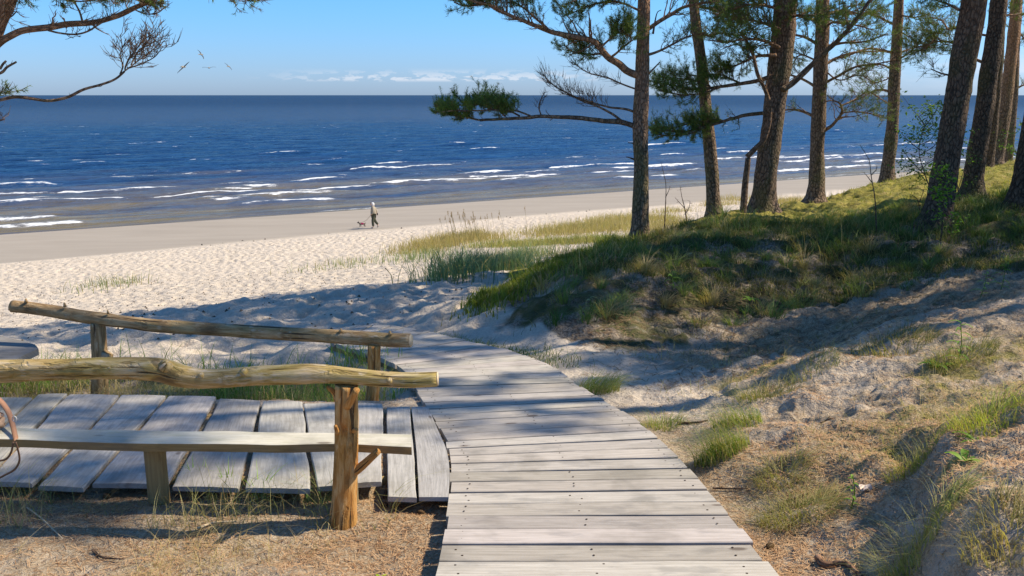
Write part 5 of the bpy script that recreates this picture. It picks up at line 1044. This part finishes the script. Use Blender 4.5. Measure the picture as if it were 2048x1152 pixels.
# single tufts one can point at
def tuft(px, py, n, h, spread, label, seed, cA=(.12, .20, .03), cB=(.34, .36, .10), lean=(.4, 1.6), w=(.002, .0045), straw=.25, az0=None, name='grass_tuft', cat='grass tuft', Y=None):
    rng = np.random.default_rng(seed); c = hit(px, py) if Y is None else at(px, py, Y); a = rng.uniform(0, 2 * np.pi, n); r = spread * np.sqrt(rng.uniform(size=n))
    b = np.c_[c[0] + r * np.cos(a), c[1] + r * np.sin(a) * .8, np.zeros(n)]; b[:, 2] = height(b[:, 0], b[:, 1]) - .004
    az_ = np.arctan2(b[:, 1] - c[1], b[:, 0] - c[0]) + rng.normal(0, .7, n) if az0 is None else rng.normal(az0, .8, n)
    f = rng.uniform(size=n); cc = lerpc(cA, cB, f); st = rng.uniform(size=n) < straw; cc[st] = lerpc((.36, .26, .10), (.54, .42, .20), rng.uniform(size=st.sum()))
    mb = MB(); blades(mb, b, rng.uniform(.45, 1.1, n) * h, rng.uniform(*w, n), rng.uniform(*lean, n), az_, rgba(cc), 4, 1.0, rng); return tag(mb.build(name, M['grass'], smooth=False), label, cat)
PI = math.pi
tuft(1195,785,420,.20,.17,'round green tuft touching the right edge of the boardwalk where the shade ends',701, az0=0, w=(.003,.006))
tuft(1325,858,260,.13,.14,'small tuft beside the boardwalk at the mouth of the sandy hollow',702,w=(.0025,.005))
tuft(1445,905,650,.24,.15,'drooping green tuft hanging off the tip of the sandy bank nearest the boardwalk',703, az0=PI*1.1)
tuft(1475,850,420,.20,.16,'green tuft on the lip of the sandy bank just above the drooping one',704, az0=PI*1.0)
tuft(1530,790,420,.16,.22,'dull tuft along the rim where the hollow meets the lit slope',705,cA=(.12,.14,.04),cB=(.30,.27,.11),w=(.003,.005))
tuft(1620,745,260,.16,.20,'loose tuft on the shaded rim halfway up the slope',706,cA=(.14,.17,.05),cB=(.33,.33,.12))
tuft(1600,1030,700,.13,.19,'broad olive tuft matted low on the ground right of the boardwalk',707,cA=(.20,.20,.05),cB=(.42,.36,.13),lean=(.8,2.4))
tuft(1560,965,420,.12,.13,'smaller matted tuft just above the broad olive one',708,cA=(.20,.20,.05),cB=(.42,.36,.13),lean=(.8,2.4))
tuft(1840,930,420,.13,.14,'yellow green tuft on the shoulder of the near mound',709,cA=(.24,.26,.05),cB=(.46,.42,.12))
tuft(1980,840,520,.15,.16,'bright yellow green tuft on top of the mound at the right-hand edge',710,cA=(.28,.36,.05),cB=(.55,.50,.12))
tuft(1840,1110,560,.16,.13,'pale drooping tuft on the dark side of the near mound',711,cA=(.26,.28,.07),cB=(.50,.46,.18),lean=(.5,1.8))
tuft(2020,1080,480,.12,.15,'straw coloured tuft in the lower right corner',712,cA=(.28,.24,.08),cB=(.50,.42,.18),straw=.5)
tuft(1790,690,600,.15,.30,'dark mossy tuft at the back of the near mound',713,cA=(.10,.12,.03),cB=(.26,.24,.09),w=(.003,.005))
tuft(1920,730,600,.16,.22,'dense tangle of grass under the tall weed on the mound',714,cA=(.12,.15,.03),cB=(.36,.32,.12))
tuft(520,1000,16,.20,.05,'few bright green blades beside the bench leg',715,cA=(.16,.32,.04),cB=(.34,.50,.08),lean=(.1,1.0),w=(.006,.011),straw=0)
tuft(455,985,14,.17,.03,'narrow upright clump of green blades left of the bright one at the deck edge',716,cA=(.16,.28,.04),cB=(.34,.46,.08),lean=(.05,.4),w=(.006,.010),straw=.1)
tuft(640,1010,40,.16,.07,'green blades lying flat at the foot of the orange post',717,cA=(.12,.24,.05),cB=(.26,.38,.10),lean=(1.2,2.6),w=(.003,.005),straw=.1, az0=PI)
tuft(40,985,60,.16,.10,'green and straw blades at the deck edge by the left side',718,cA=(.20,.26,.05),cB=(.45,.42,.14),w=(.002,.005))
tuft(395,960,26,.12,.05,'short green blades between the bench leg and the deck',719,cA=(.14,.26,.04),cB=(.30,.40,.08),lean=(.2,1.2),w=(.004,.008),straw=.1)
tuft(790,795,46,.20,.10,'green blades in the pit between the deck and the boardwalk',720,cA=(.12,.24,.05),cB=(.30,.42,.10),w=(.004,.008),straw=.1)
tuft(1225,625,240,.20,.22,'greyish green plants low on the shaded bank',721,cA=(.10,.16,.07),cB=(.24,.30,.16),w=(.006,.012),straw=.05)
tuft(1600,610,200,.22,.18,'light green tuft catching a sun fleck on the shaded bank',722,cA=(.16,.24,.04),cB=(.36,.38,.10),w=(.004,.007))
# leafy weeds
def weed(px, py, h, nl, ll, lw, label, seed, tall=True, cA=(.12, .25, .03), cB=(.30, .45, .07)):
    rng = np.random.default_rng(seed); c = hit(px, py); root = empty('weed', c, label, 'weed'); mb = MB(); top = c + [rng.normal() * .02, 0, h]
    if tall: st = MB(); sp_ = smooth_path([c, (c + top) / 2 + [.012, 0, 0], top], 12); tube(st, sp_, np.linspace(.004, .002, 12), 6, True, col=(.16, .25, .05, 1)); st.build('stem', M['leaf'], root)
    for k in range(nl):
        o = c + (top - c) * (k + 1) / nl if tall else c; a = k * 2.4 + rng.uniform(-.4, .4); L = ll * rng.uniform(.6, 1.1) * (1 - .4 * (k / nl) if tall else 1)
        d_ = np.array([math.cos(a), math.sin(a), 0]); sd = np.array([-math.sin(a), math.cos(a), 0]); t = np.linspace(0, 1, 6); rise = (.6 if tall else .9)
        q_ = o + d_ * L * t[:, None] + np.array([0, 0, 1.]) * (L * (rise * t - .75 * t * t))[:, None]; wv = lw * np.sin(np.pi * np.clip(t * .92 + .06, 0, 1)) ** .8
        v = np.concatenate([q_ - sd * wv[:, None] / 2 + [0, 0, .003], q_, q_ + sd * wv[:, None] / 2 + [0, 0, .003]]); q = [(i, i + 1, 7 + i, 6 + i) for i in range(5)] + [(6 + i, 7 + i, 13 + i, 12 + i) for i in range(5)]
        f = rng.uniform(); mb.add(v, q, None, None, (*[a_ * (1 - f) + b_ * f for a_, b_ in zip(cA, cB)], 1))
    mb.build('leaves', M['leaf'], root); return root
weed(1916,735,.27,15,.12,.013,'tall bright weed with narrow leaves on top of the mound',801)
weed(1872,742,.05,7,.14,.035,'low broad-leaved weed left of the tall one on the mound',802,False)
weed(1702,1020,.16,8,.05,.014,'small reddish green seedling on the slope above the dark hollow',803)
weed(1960,880,.04,7,.12,.018,'flat rosette of long leaves beside the yellow green tuft',804,False)
weed(1925,935,.03,4,.10,.03,'single broad leaf plant low on the mound face',805,False)
weed(1960,600,.22,8,.12,.012,'upright grassy weed on the shaded rim at the right',806)
weed(2000,590,.26,8,.12,.010,'second upright grassy weed farther right on the shaded rim',807)
weed(1345,590,.20,9,.15,.022,'broad green weed in the dark grass of the bank',808)
weed(1500,600,.12,7,.13,.03,'low leafy weed at the lower edge of the bank grass',809,False)
weed(1180,630,.16,9,.12,.02,'grey green leafy weed at the left of the bank',810,cA=(.14,.20,.10),cB=(.3,.36,.2))
weed(760,1150,.04,7,.05,.012,'tiny bright green sprout at the bottom left of the boardwalk',811,False,(.25,.4,.03),(.5,.6,.06))
weed(1145,780,.05,6,.07,.012,'small green sprout against the boardwalk edge',812,False)

# ------------------------------------------------------------------ pine litter, sticks, stones
M['litter'] = foliage_mat('litter', .8, .05)
def litter(n, xr, yr, wf, seed, L=(.025, .065), w=(.0014, .0028)):
    pts, rng = scatter(n, xr, yr, wf, seed); m = len(pts); a = rng.uniform(0, 2 * np.pi, m); l_ = rng.uniform(*L, m) / 2; d_ = np.c_[np.cos(a) * l_, np.sin(a) * l_, rng.normal(0, .12, m) * l_]
    sd = unit(np.c_[-d_[:, 1], d_[:, 0], 0 * a]) * (rng.uniform(*w, m) / 2)[:, None]; p_ = pts + [0, 0, .010]
    v = np.stack([p_ - d_ - sd, p_ - d_ + sd, p_ + d_ + sd, p_ + d_ - sd], 1).reshape(-1, 3); f = rng.uniform(size=m); c = lerpc((.20, .09, .035), (.66, .42, .22), f); 
    return v, np.repeat(rgba(c), 4, 0), m
mb = MB()
for n, xr, yr, wf, sd_ in ((60000, (-4.4, 1.9), (2.6, 4.6), lambda X, Y: (.25 + sstep(fbm(X * 2, Y * 2, 90, 3), -.2, .3)) * sstep(dist_walk(X, Y), .66, .7) * .8, 901),
                      (60000, (1.0, 4.8), (2.2, 6.8), lambda X, Y: (.1 + sstep(fbm(X * 1.6, Y * 1.6, 91, 3), -.15, .35)) * sstep(dist_walk(X, Y), .66, .7) * .8, 902),
                      (9000, (-4.4, 0), (4.0, 6.2), lambda X, Y: .6 + 0 * X, 903)):
    v, c, m = litter(n, xr, yr, wf, sd_); mb.add(v, np.arange(m * 4).reshape(-1, 4), None, None, c)
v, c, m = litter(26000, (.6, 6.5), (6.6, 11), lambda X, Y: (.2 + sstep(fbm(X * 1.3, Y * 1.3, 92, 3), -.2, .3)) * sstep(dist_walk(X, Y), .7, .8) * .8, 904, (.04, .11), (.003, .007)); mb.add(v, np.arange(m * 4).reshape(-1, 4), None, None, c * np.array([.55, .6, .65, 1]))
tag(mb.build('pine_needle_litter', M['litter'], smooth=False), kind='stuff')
def chips(n, xr, yr, wf, seed, sz, cA, cB, name):
    pts, rng = scatter(n, xr, yr, wf, seed); m = len(pts); s_ = rng.uniform(*sz, m); base = np.array([[1, 0, 0], [-.5, .8, 0], [-.6, -.7, 0], [.1, 0, .75]])
    a = rng.uniform(0, 2 * np.pi, m); ca, sa_ = np.cos(a), np.sin(a); b_ = base[None] * s_[:, None, None] * rng.uniform(.6, 1.3, (m, 4, 3)); x = b_[..., 0] * ca[:, None] - b_[..., 1] * sa_[:, None]; y = b_[..., 0] * sa_[:, None] + b_[..., 1] * ca[:, None]
    v = np.stack([x, y, b_[..., 2]], -1) + pts[:, None] + [0, 0, .003]; o4 = (np.arange(m) * 4)[:, None]; t = np.concatenate([o4 + [0, 1, 3], o4 + [1, 2, 3], o4 + [2, 0, 3]]); mb = MB()
    mb.add(v.reshape(-1, 3), None, t, None, np.repeat(rgba(lerpc(cA, cB, rng.uniform(size=m))), 4, 0)); tag(mb.build(name, M['litter'], smooth=False), kind='stuff')
chips(9000, (-4.4, 4.6), (2.3, 6.6), lambda X, Y: sstep(dist_walk(X, Y), .7, .75) * .45, 911, (.004, .012), (.10, .06, .035), (.42, .30, .19), 'bark_crumbs')
chips(9000, (-18, 4), (9.5, 30), lambda X, Y: (shore_s(X, Y) < 56) * .5, 912, (.012, .035), (.06, .045, .03), (.20, .14, .09), 'beach_debris')
chips(700, (-30, 22), (40, 72), lambda X, Y: (np.abs(shore_s(X, Y) - damp_edge(X, Y) - .4 * fbm(X * .3, Y * .3, 6, 2)) < .45) * .9, 913, (.04, .11), (.05, .04, .03), (.15, .12, .09), 'strandline_debris')
def stick(pxs, r, label, seed, mat='bark', col=(.3, .2, 0, 1), name='fallen_stick', lift=.012):
    P_ = [hit(x_, y_) + [0, 0, lift] for x_, y_ in pxs]; mb = MB(); tube(mb, smooth_path(P_, 24), np.linspace(r, r * .5, 24), 8, True, .15, seed, col=col); return tag(mb.build(name, M[mat], smooth=True), label, 'stick')
stick([(395,1061),(430,1055),(474,1046)], .007, 'pale bleached stick lying on the ground in front of the bench', 1, 'cut')
stick([(55,1025),(85,1048),(125,1075)], .004, 'thin pale stalk lying below the deck edge at the left', 2, 'cut')
stick([(185,1102),(205,1112),(245,1120)], .006, 'curled brown bark strip on the ground at lower left', 3)
stick([(1425,985),(1460,986),(1495,988)], .005, 'brown twig lying right of the boardwalk', 4)
stick([(1560,1010),(1590,1000),(1620,982)], .006, 'forked brown twig beside the olive tuft', 5)
stick([(1635,1124),(1650,1134),(1690,1136),(1725,1150)], .016, 'reddish root lying in the shaded hollow at the bottom right', 6, col=(.9, 0, 0, 1), name='root')
stick([(1355,856),(1390,852),(1415,851)], .010, 'grey stick on the sand beyond the small tuft', 7)
stick([(768,1000),(775,975),(770,960)], .008, 'short root poking up at the near end of the deck', 8, col=(.6, 0, 0, 1), name='root')
stick([(1640,838),(1665,846),(1690,858)], .005, 'dark twig across the lit sandy slope', 9)
mb = MB(); c = hit(1728, 992); rg = np.random.default_rng(5); th = np.linspace(0, 2 * np.pi, 14)[:-1]; r_ = .032 * rg.uniform(.6, 1.2, 13)
ring = np.c_[np.cos(th) * r_, np.sin(th) * r_ * .9, .018 + .012 * np.sin(th * 3)] + c; v = np.vstack([ring, c + [0, 0, .03], ring - [0, 0, .004], c + [0, 0, .024]])
mb.add(v, [(i, (i + 1) % 13, 14 + (i + 1) % 13, 14 + i) for i in range(13)], [(i, (i + 1) % 13, 13) for i in range(13)] + [(14 + (i + 1) % 13, 14 + i, 27) for i in range(13)], None, (.62, .50, .42, 1)); tag(mb.build('bark_flake', M['litter']), 'pale pinkish bark flake lying on the slope right of the boardwalk', 'bark')
def cone(px, py, label, seed):
    c = hit(px, py) + [0, 0, .010]; mb = MB(); rng = np.random.default_rng(seed); a = rng.uniform(0, 6); ax = np.array([math.cos(a), math.sin(a), .2]); P_ = [c + ax * t for t in np.linspace(-.022, .022, 12)]
    t = np.linspace(0, 1, 12); tube(mb, P_, .016 * np.sin(np.pi * np.clip(t * .85 + .1, 0, 1)) * (1 + .22 * np.cos(np.arange(12) * np.pi)), 10, True, .25, seed, fine=.3, col=(.35, .3, .25, 1)); tag(mb.build('pine_cone', M['logb']), label, 'pine cone', 'pine cones')
cone(842, 1030, 'pine cone on the litter left of the boardwalk', 1); cone(770, 1018, 'pine cone right of the orange post', 2); cone(1540, 1100, 'pine cone on the ground near the right boardwalk edge', 3); cone(215, 1000, 'pine cone below the deck edge', 4)

# ------------------------------------------------------------------ bag on the bench
M['leather'] = plain('tan leather', (.36, .18, .09), .5, .4, 60, .12, .001); M['canvas'] = plain('worn tan canvas', (.30, .20, .135), .85, .2, 90, .15, .001); M['strap'] = plain('brown strap', (.17, .09, .045), .55, .4, 60, .2, .001); M['metal'] = plain('buckle metal', (.55, .52, .48), .3, .5)
bl = on_z(-40, 868, zs); bag = empty('bag', bl, 'tan leather and canvas bag lying on the left end of the bench seat', 'bag')
def blob(mb, c, r, seed, n=(22, 14), amp=.12, squash=None, col=(1, 1, 1, 1)):
    th = np.linspace(0, 2 * np.pi, n[0], endpoint=False); ph = np.linspace(0, np.pi, n[1]); T_, Pp = np.meshgrid(th, ph, indexing='ij'); x = np.sin(Pp) * np.cos(T_); y = np.sin(Pp) * np.sin(T_); z_ = np.cos(Pp)
    e_ = .75; x, y, z_ = [np.sign(a) * np.abs(a) ** e_ for a in (x, y, z_)]; k = 1 + amp * fbm(x * 2 + seed, y * 2 + z_ * 2, seed, 3); v = np.stack([x * r[0] * k, y * r[1] * k, z_ * r[2] * k], -1).reshape(-1, 3) + c
    i = np.arange(n[0])[:, None]; j = np.arange(n[1] - 1)[None]; i2 = (i + 1) % n[0]; q = np.stack([i * n[1] + j, i * n[1] + j + 1, i2 * n[1] + j + 1, i2 * n[1] + j], -1).reshape(-1, 4); mb.add(v, q, None, None, col); return mb
mb = blob(MB(), bl + [-.06, .02, .052], (.165, .085, .052), 3, (30, 20), .22); mb.build('body', M['canvas'], bag)
for zz in (.030, .078):
    th = np.linspace(0, 2 * np.pi, 40); mb = MB(); tube(mb, bl + np.stack([-.06 + .160 * np.sign(np.cos(th)) * np.abs(np.cos(th)) ** .75, .02 + .082 * np.sign(np.sin(th)) * np.abs(np.sin(th)) ** .75, zz + 0 * th], 1), .0035, 6, False); mb.build('seam', M['strap'], bag)
mb = MB(); Q = smooth_path([on_z(x_, y_, zs + .05) + [0, 0, h_] for x_, y_, h_ in ((-90,800,.02),(-40,800,.05),(-5,812,.045),(16,828,.02),(24,842,-.01),(30,862,-.045))], 30)
v = []; uvn = []
for i in range(30): v += [Q[i] + [0, -.016, 0], Q[i] + [.003, .016, .003], Q[i] + [-.004, .016, -.003], Q[i] + [-.004, -.016, -.004]]
q = [(i * 4 + a, i * 4 + (a + 1) % 4, i * 4 + 4 + (a + 1) % 4, i * 4 + 4 + a) for i in range(29) for a in range(4)] + [(0, 3, 2, 1), (116, 117, 118, 119)]
mb.add(np.array(v), q); mb.build('flap', M['leather'], bag)
mb = MB(); bk = at(29, 838, 4.0); th = np.linspace(0, 2 * np.pi, 16); tube(mb, np.stack([bk[0] + .010 * np.cos(th), bk[1] + 0 * th, bk[2] + .014 * np.sin(th)], 1), .0022, 6, False); mb.build('buckle', M['metal'], bag)
for pts in ([(27,884),(22,905),(12,918),(-5,922),(-40,925)], [(31,884),(36,900),(39,920),(30,938),(10,950),(-15,962)]):
    mb = MB(); tube(mb, smooth_path([at(x_, y_, 3.92) for x_, y_ in pts], 24), .005, 8, True, oval=.5); mb.build('strap', M['strap'], bag)

# ------------------------------------------------------------------ people and animals
def skin_mesh(name, verts, edges, radii, mat, parent, root_i=0, sub=2, cut=None):
    me = bpy.data.meshes.new(name); me.from_pydata([tuple(v) for v in verts], edges, []); o = bpy.data.objects.new(name, me); COL.objects.link(o)
    m = o.modifiers.new('skin', 'SKIN'); m.use_smooth_shade = True
    for i, r in enumerate(radii):
        sv = me.skin_vertices[0].data[i]; sv.radius = (r, r) if np.isscalar(r) else r; sv.use_root = (i == root_i)
    s_ = o.modifiers.new('sub', 'SUBSURF'); s_.levels = s_.render_levels = sub
    dg = bpy.context.evaluated_depsgraph_get(); dg.update(); me2 = bpy.data.meshes.new_from_object(o.evaluated_get(dg)); o.modifiers.clear(); o.data = me2; me2.materials.clear(); me2.materials.append(mat)
    for p_ in me2.polygons: p_.use_smooth = True
    if not me2.color_attributes:
        ca = me2.color_attributes.new('Col', 'FLOAT_COLOR', 'POINT'); ca.data.foreach_set('color', np.ones(len(me2.vertices) * 4, np.float32))
    o.parent = parent; return o
M['skinp'] = plain('skin', (.50, .30, .20), .55, .35, 40, .08, .0005); M['coat'] = plain('light beige jacket', (.36, .30, .215), .9, .15, 20, .18, .004); M['trous'] = plain('olive trousers', (.085, .085, .055), .9, .15, 20, .3, .004)
M['dark'] = plain('dark glass', (.02, .02, .02), .3, .5); M['shoe'] = plain('pale shoes', (.50, .44, .36), .8); M['hood'] = plain('white hood', (.78, .74, .68), .9, .15, 20, .08, .003); M['hair'] = plain('brown hair', (.07, .045, .03), .7)
pf = hit(748, 457); pers = empty('person', pf, 'person in a light hooded jacket and dark trousers walking a small dog on the beach', 'person')
def V(*a): return np.array(a, float)
# body in local metres: walking towards -X, camera looks from -Y
J_ = dict(pelvis=V(0, 0, .88), waist=V(-.01, 0, 1.02), chest=V(-.02, 0, 1.24), neck=V(-.03, 0, 1.42), head=V(-.06, 0, 1.52), crownh=V(-.06, 0, 1.62),
          shF=V(-.05, -.17, 1.36), elF=V(-.02, -.22, 1.08), wrF=V(-.16, -.20, .90), shB=V(.02, .17, 1.36), elB=V(.17, .24, 1.12), wrB=V(.22, .14, .94),
          hpL=V(0, -.09, .86), knL=V(-.08, -.10, .48), anL=V(-.04, -.10, .09), toL=V(-.20, -.10, .04), hpR=V(0, .09, .86), knR=V(.05, .09, .47), anR=V(.28, .09, .16), toR=V(.20, .09, .045))
names = list(J_); ix = {k: i for i, k in enumerate(names)}; E_ = [('pelvis','waist'),('waist','chest'),('chest','neck'),('neck','head'),('head','crownh'),('chest','shF'),('shF','elF'),('elF','wrF'),('chest','shB'),('shB','elB'),('elB','wrB'),('pelvis','hpL'),('hpL','knL'),('knL','anL'),('anL','toL'),('pelvis','hpR'),('hpR','knR'),('knR','anR'),('anR','toR')]
rad_ = dict(pelvis=.13, waist=.12, chest=.14, neck=.055, head=.085, crownh=.075, shF=.06, elF=.042, wrF=.028, shB=.06, elB=.042, wrB=.028, hpL=.085, knL=.055, anL=.04, toL=.03, hpR=.085, knR=.055, anR=.04, toR=.03)
vs = [J_[k] for k in names]; es = [(ix[a], ix[b]) for a, b in E_]; rs = [rad_[k] for k in names]
for wr_, dr in (('wrF', V(-.6, -.1, -.8)), ('wrB', V(.1, -.3, -.9))):
    d_ = unit(dr); w0 = J_[wr_]; pm = w0 + d_ * .05; sd = unit(np.cross(d_, V(0, 0, 1) + .01)); vs.append(pm); rs.append(.028); es.append((ix[wr_], len(vs) - 1)); ip = len(vs) - 1
    for k, (L, of) in enumerate(((.065, -.03), (.075, -.01), (.07, .01), (.055, .03))):
        a = pm + sd * of + d_ * .035; b = a + d_ * L * .5; c = b + (d_ + V(-.3, 0, .3)) * L * .5; n0 = len(vs); vs += [a, b, c]; rs += [.010, .009, .008]; es += [(ip, n0), (n0, n0 + 1), (n0 + 1, n0 + 2)]
    a = pm - sd * .04 - d_ * .01; b = a - sd * .02 + d_ * .035; n0 = len(vs); vs += [a, b]; rs += [.011, .009]; es += [(ip, n0), (n0, n0 + 1)]
rotZ = lambda o, a: setattr(o, 'rotation_euler', (0, 0, a))
skin_mesh('body', vs, es, rs, M['skinp'], pers)
skin_mesh('jacket', [V(0, 0, .78), V(0, 0, .95), V(-.01, 0, 1.10), V(-.02, 0, 1.28), V(-.03, 0, 1.38), V(-.05, -.17, 1.36), V(-.02, -.23, 1.08), V(-.13, -.21, .93), V(.02, .17, 1.36), V(.19, .25, 1.12), V(.22, .15, .98)],
          [(0, 1), (1, 2), (2, 3), (3, 4), (3, 5), (5, 6), (6, 7), (3, 8), (8, 9), (9, 10)], [.205, .20, .19, .19, .09, .09, .075, .06, .09, .08, .06], M['coat'], pers)
skin_mesh('trousers', [V(0, 0, .88), V(0, -.09, .84), V(-.07, -.10, .50), V(-.045, -.10, .14), V(0, .09, .84), V(.08, .09, .47), V(.27, .09, .22)], [(0, 1), (1, 2), (2, 3), (0, 4), (4, 5), (5, 6)], [.15, .115, .095, .085, .115, .095, .085], M['trous'], pers)
skin_mesh('hood', [V(.0, 0, 1.40), V(-.02, 0, 1.50), V(-.035, 0, 1.60), V(-.03, 0, 1.655)], [(0, 1), (1, 2), (2, 3)], [.085, .108, .108, .06], M['hood'], pers, sub=2)
def child(mb, name, mat, root):       # vertices given in local metres of the root
    o = mb.build(name, mat); o.parent = root; return o
mb = MB(); blob(mb, V(-.135, 0, 1.545), (.035, .07, .085), 5, (14, 10), .03); child(mb, 'face', M['skinp'], pers)
mb = MB(); blob(mb, V(-.172, 0, 1.545), (.014, .012, .018), 5, (8, 6), 0); child(mb, 'nose', M['skinp'], pers)
mb = MB(); blob(mb, V(-.155, -.012, 1.578), (.025, .062, .02), 6, (12, 8), 0); child(mb, 'sunglasses', M['dark'], pers)
mb = MB(); blob(mb, V(-.163, 0, 1.505), (.008, .022, .006), 6, (8, 6), 0); child(mb, 'mouth', M['strap'], pers)
mb = MB(); blob(mb, V(-.14, 0, 1.615), (.04, .06, .025), 6, (12, 8), .1); child(mb, 'hair', M['hair'], pers)
skin_mesh('shoe', [V(-.02, -.10, .06), V(-.10, -.10, .045), V(-.21, -.10, .035)], [(0, 1), (1, 2)], [.05, .045, .035], M['shoe'], pers); skin_mesh('shoe', [V(.31, .09, .17), V(.26, .09, .10), V(.20, .09, .045)], [(0, 1), (1, 2)], [.05, .045, .035], M['shoe'], pers)
mb = MB(); blob(mb, V(.25, .10, .90), (.04, .03, .07), 6, (12, 8), .1); o = child(mb, 'leash_handle', M['dark'], pers)
rotZ(pers, rad(12))
# dog
dfp = hit(725, 454.5); dog = empty('dog', dfp, 'small dark-headed dog in a magenta coat trotting left ahead of the walker', 'dog')
M['fur'] = plain('grey brown fur', (.20, .16, .12), .9, .15, 60, .3, .003); M['furd'] = plain('dark fur', (.06, .05, .045), .9, .15, 60, .3, .003); M['mag'] = plain('magenta coat', (.36, .02, .09), .8, .2, 20, .15, .002)
dv = [V(0, 0, .26), V(-.12, 0, .265), V(-.20, 0, .29), V(-.27, 0, .36), V(-.33, 0, .375), V(-.39, 0, .355), V(.12, 0, .27), V(.20, 0, .28), V(.26, 0, .34), V(.28, 0, .40),
      V(-.18, -.06, .20), V(-.22, -.06, .11), V(-.20, -.06, .02), V(-.17, .06, .20), V(-.10, .06, .11), V(-.14, .06, .03), V(.16, -.06, .20), V(.12, -.06, .13), V(.19, -.06, .09), V(.16, -.06, .02), V(.17, .06, .20), V(.18, .06, .13), V(.26, .06, .09), V(.24, .06, .03)]
de_ = [(0,1),(1,2),(2,3),(3,4),(4,5),(0,6),(6,7),(7,8),(8,9),(2,10),(10,11),(11,12),(2,13),(13,14),(14,15),(7,16),(16,17),(17,18),(18,19),(7,20),(20,21),(21,22),(22,23)]
skin_mesh('body', dv, de_, [.075,.085,.075,.055,.06,.028,.07,.06,.018,.01,.035,.024,.02,.035,.024,.02,.045,.03,.022,.02,.045,.03,.022,.02], M['fur'], dog)
skin_mesh('coat', [V(-.17, 0, .275), V(0, 0, .27), V(.13, 0, .28)], [(0, 1), (1, 2)], [.092, .09, .085], M['mag'], dog)
mb = MB(); blob(mb, V(-.315, 0, .385), (.062, .058, .06), 8, (14, 10), .1); blob(mb, V(-.385, 0, .36), (.04, .028, .026), 9, (10, 8), .05); hd = child(mb, 'head_fur', M['furd'], dog)
for sy in (-1, 1):
    mb = MB(); c = V(-.30, sy * .045, .43); v = [c + V(-.02, 0, 0), c + V(.025, 0, 0), c + V(0, sy * .02, -.01), c + V(.005, sy * .012, .06)]; mb.add(np.array(v), None, [(0, 1, 3), (1, 2, 3), (2, 0, 3), (0, 2, 1)]); child(mb, 'ear', M['furd'], dog)
rotZ(dog, rad(8)); dog.scale = (.8, .8, .8)
ca_, sa_ = math.cos(rad(12)), math.sin(rad(12)); hl = V(-.21, -.21, .83); hand = pf + V(hl[0] * ca_ - hl[1] * sa_, hl[0] * sa_ + hl[1] * ca_, hl[2]); col_ = dfp + V(-.16, 0, .36) * .8
mb = MB(); tube(mb, smooth_path([hand, (hand + col_) / 2 - [0, 0, .10], col_], 16), .009, 6, True); tag(mb.build('leash', M['strap']), 'thin dark leash between the walker\'s hand and the dog', 'leash')

# gulls
M['gullw'] = plain('pale grey feathers', (.30, .27, .22), .8, .2, 5, .3, .01); M['gulld'] = plain('dark wing feathers', (.09, .08, .07), .8, .2, 5, .4, .01)
def gull(px, py, span_px, heading, bank, flap, droop, label, span=1.25):
    """body along local +X, wings along Y; flap = wing root rise, droop = tip fall"""
    dist = span * FPX / span_px; c = at(px, py, dist); root = empty('gull', c, label, 'gull', 'gulls over the sea'); mb = MB()
    s_ = np.linspace(0, 1, 12); tube(mb, np.stack([-.28 + .56 * s_, 0 * s_, .02 * np.sin(s_ * 3)], 1), .075 * np.sin(np.pi * np.clip(s_ * .9 + .08, 0, 1)) ** .7, 12, True); blob(mb, V(.25, 0, .02), (.055, .045, .045), 2, (10, 8), 0); child(mb, 'body', M['gullw'], root)
    mb = MB(); mb.add(np.array([V(-.24, -.03, 0), V(-.24, .03, 0), V(-.40, .08, 0), V(-.40, -.08, 0), V(-.24, -.03, .015), V(-.24, .03, .015), V(-.40, .08, .008), V(-.40, -.08, .008)]), [(0, 3, 2, 1), (4, 5, 6, 7), (0, 1, 5, 4), (1, 2, 6, 5), (2, 3, 7, 6), (3, 0, 4, 7)]); child(mb, 'tail', M['gullw'], root)
    for sy in (-1, 1):
        mb = MB(); n = 14; t = np.linspace(0, 1, n); y = sy * (.04 + t * span / 2 * .96); z_ = flap * np.sin(t * np.pi * .55) * .5 - droop * t ** 2.2 * .5; xc = .06 + .10 * np.sin(t * np.pi * .7) - .22 * t ** 2; ch = .20 * (1 - t) ** .55 + .018
        f_ = np.stack([xc + ch * .35, y, z_], 1); m_ = np.stack([xc, y, z_ + .018], 1); b_ = np.stack([xc - ch * .65, y, z_], 1); u_ = np.stack([xc, y, z_ - .006], 1)
        v = np.concatenate([f_, m_, b_, u_]); q = []
        for i in range(n - 1):
            for a, b in ((0, 1), (1, 2), (2, 3), (3, 0)): q.append((a * n + i, b * n + i, b * n + i + 1, a * n + i + 1))
        mb.add(v, q); child(mb, 'wing', M['gulld'], root)
    root.rotation_euler = (bank, 0, heading); return root
gull(367, 134, 34, rad(80), rad(-38), .12, .22, 'largest gull, lowest at the left, wings arched and tilted')
gull(402, 109, 22, rad(65), rad(52), .05, .05, 'highest gull, steeply banked above the others', 1.25)
gull(418, 136, 25, rad(-80), rad(2), .22, .10, 'gull flying level between the two outer ones')
gull(457, 133, 20, rad(75), rad(42), .04, .04, 'rightmost gull, banked with dark wings')
print('ARITH', len(bpy.data.objects))
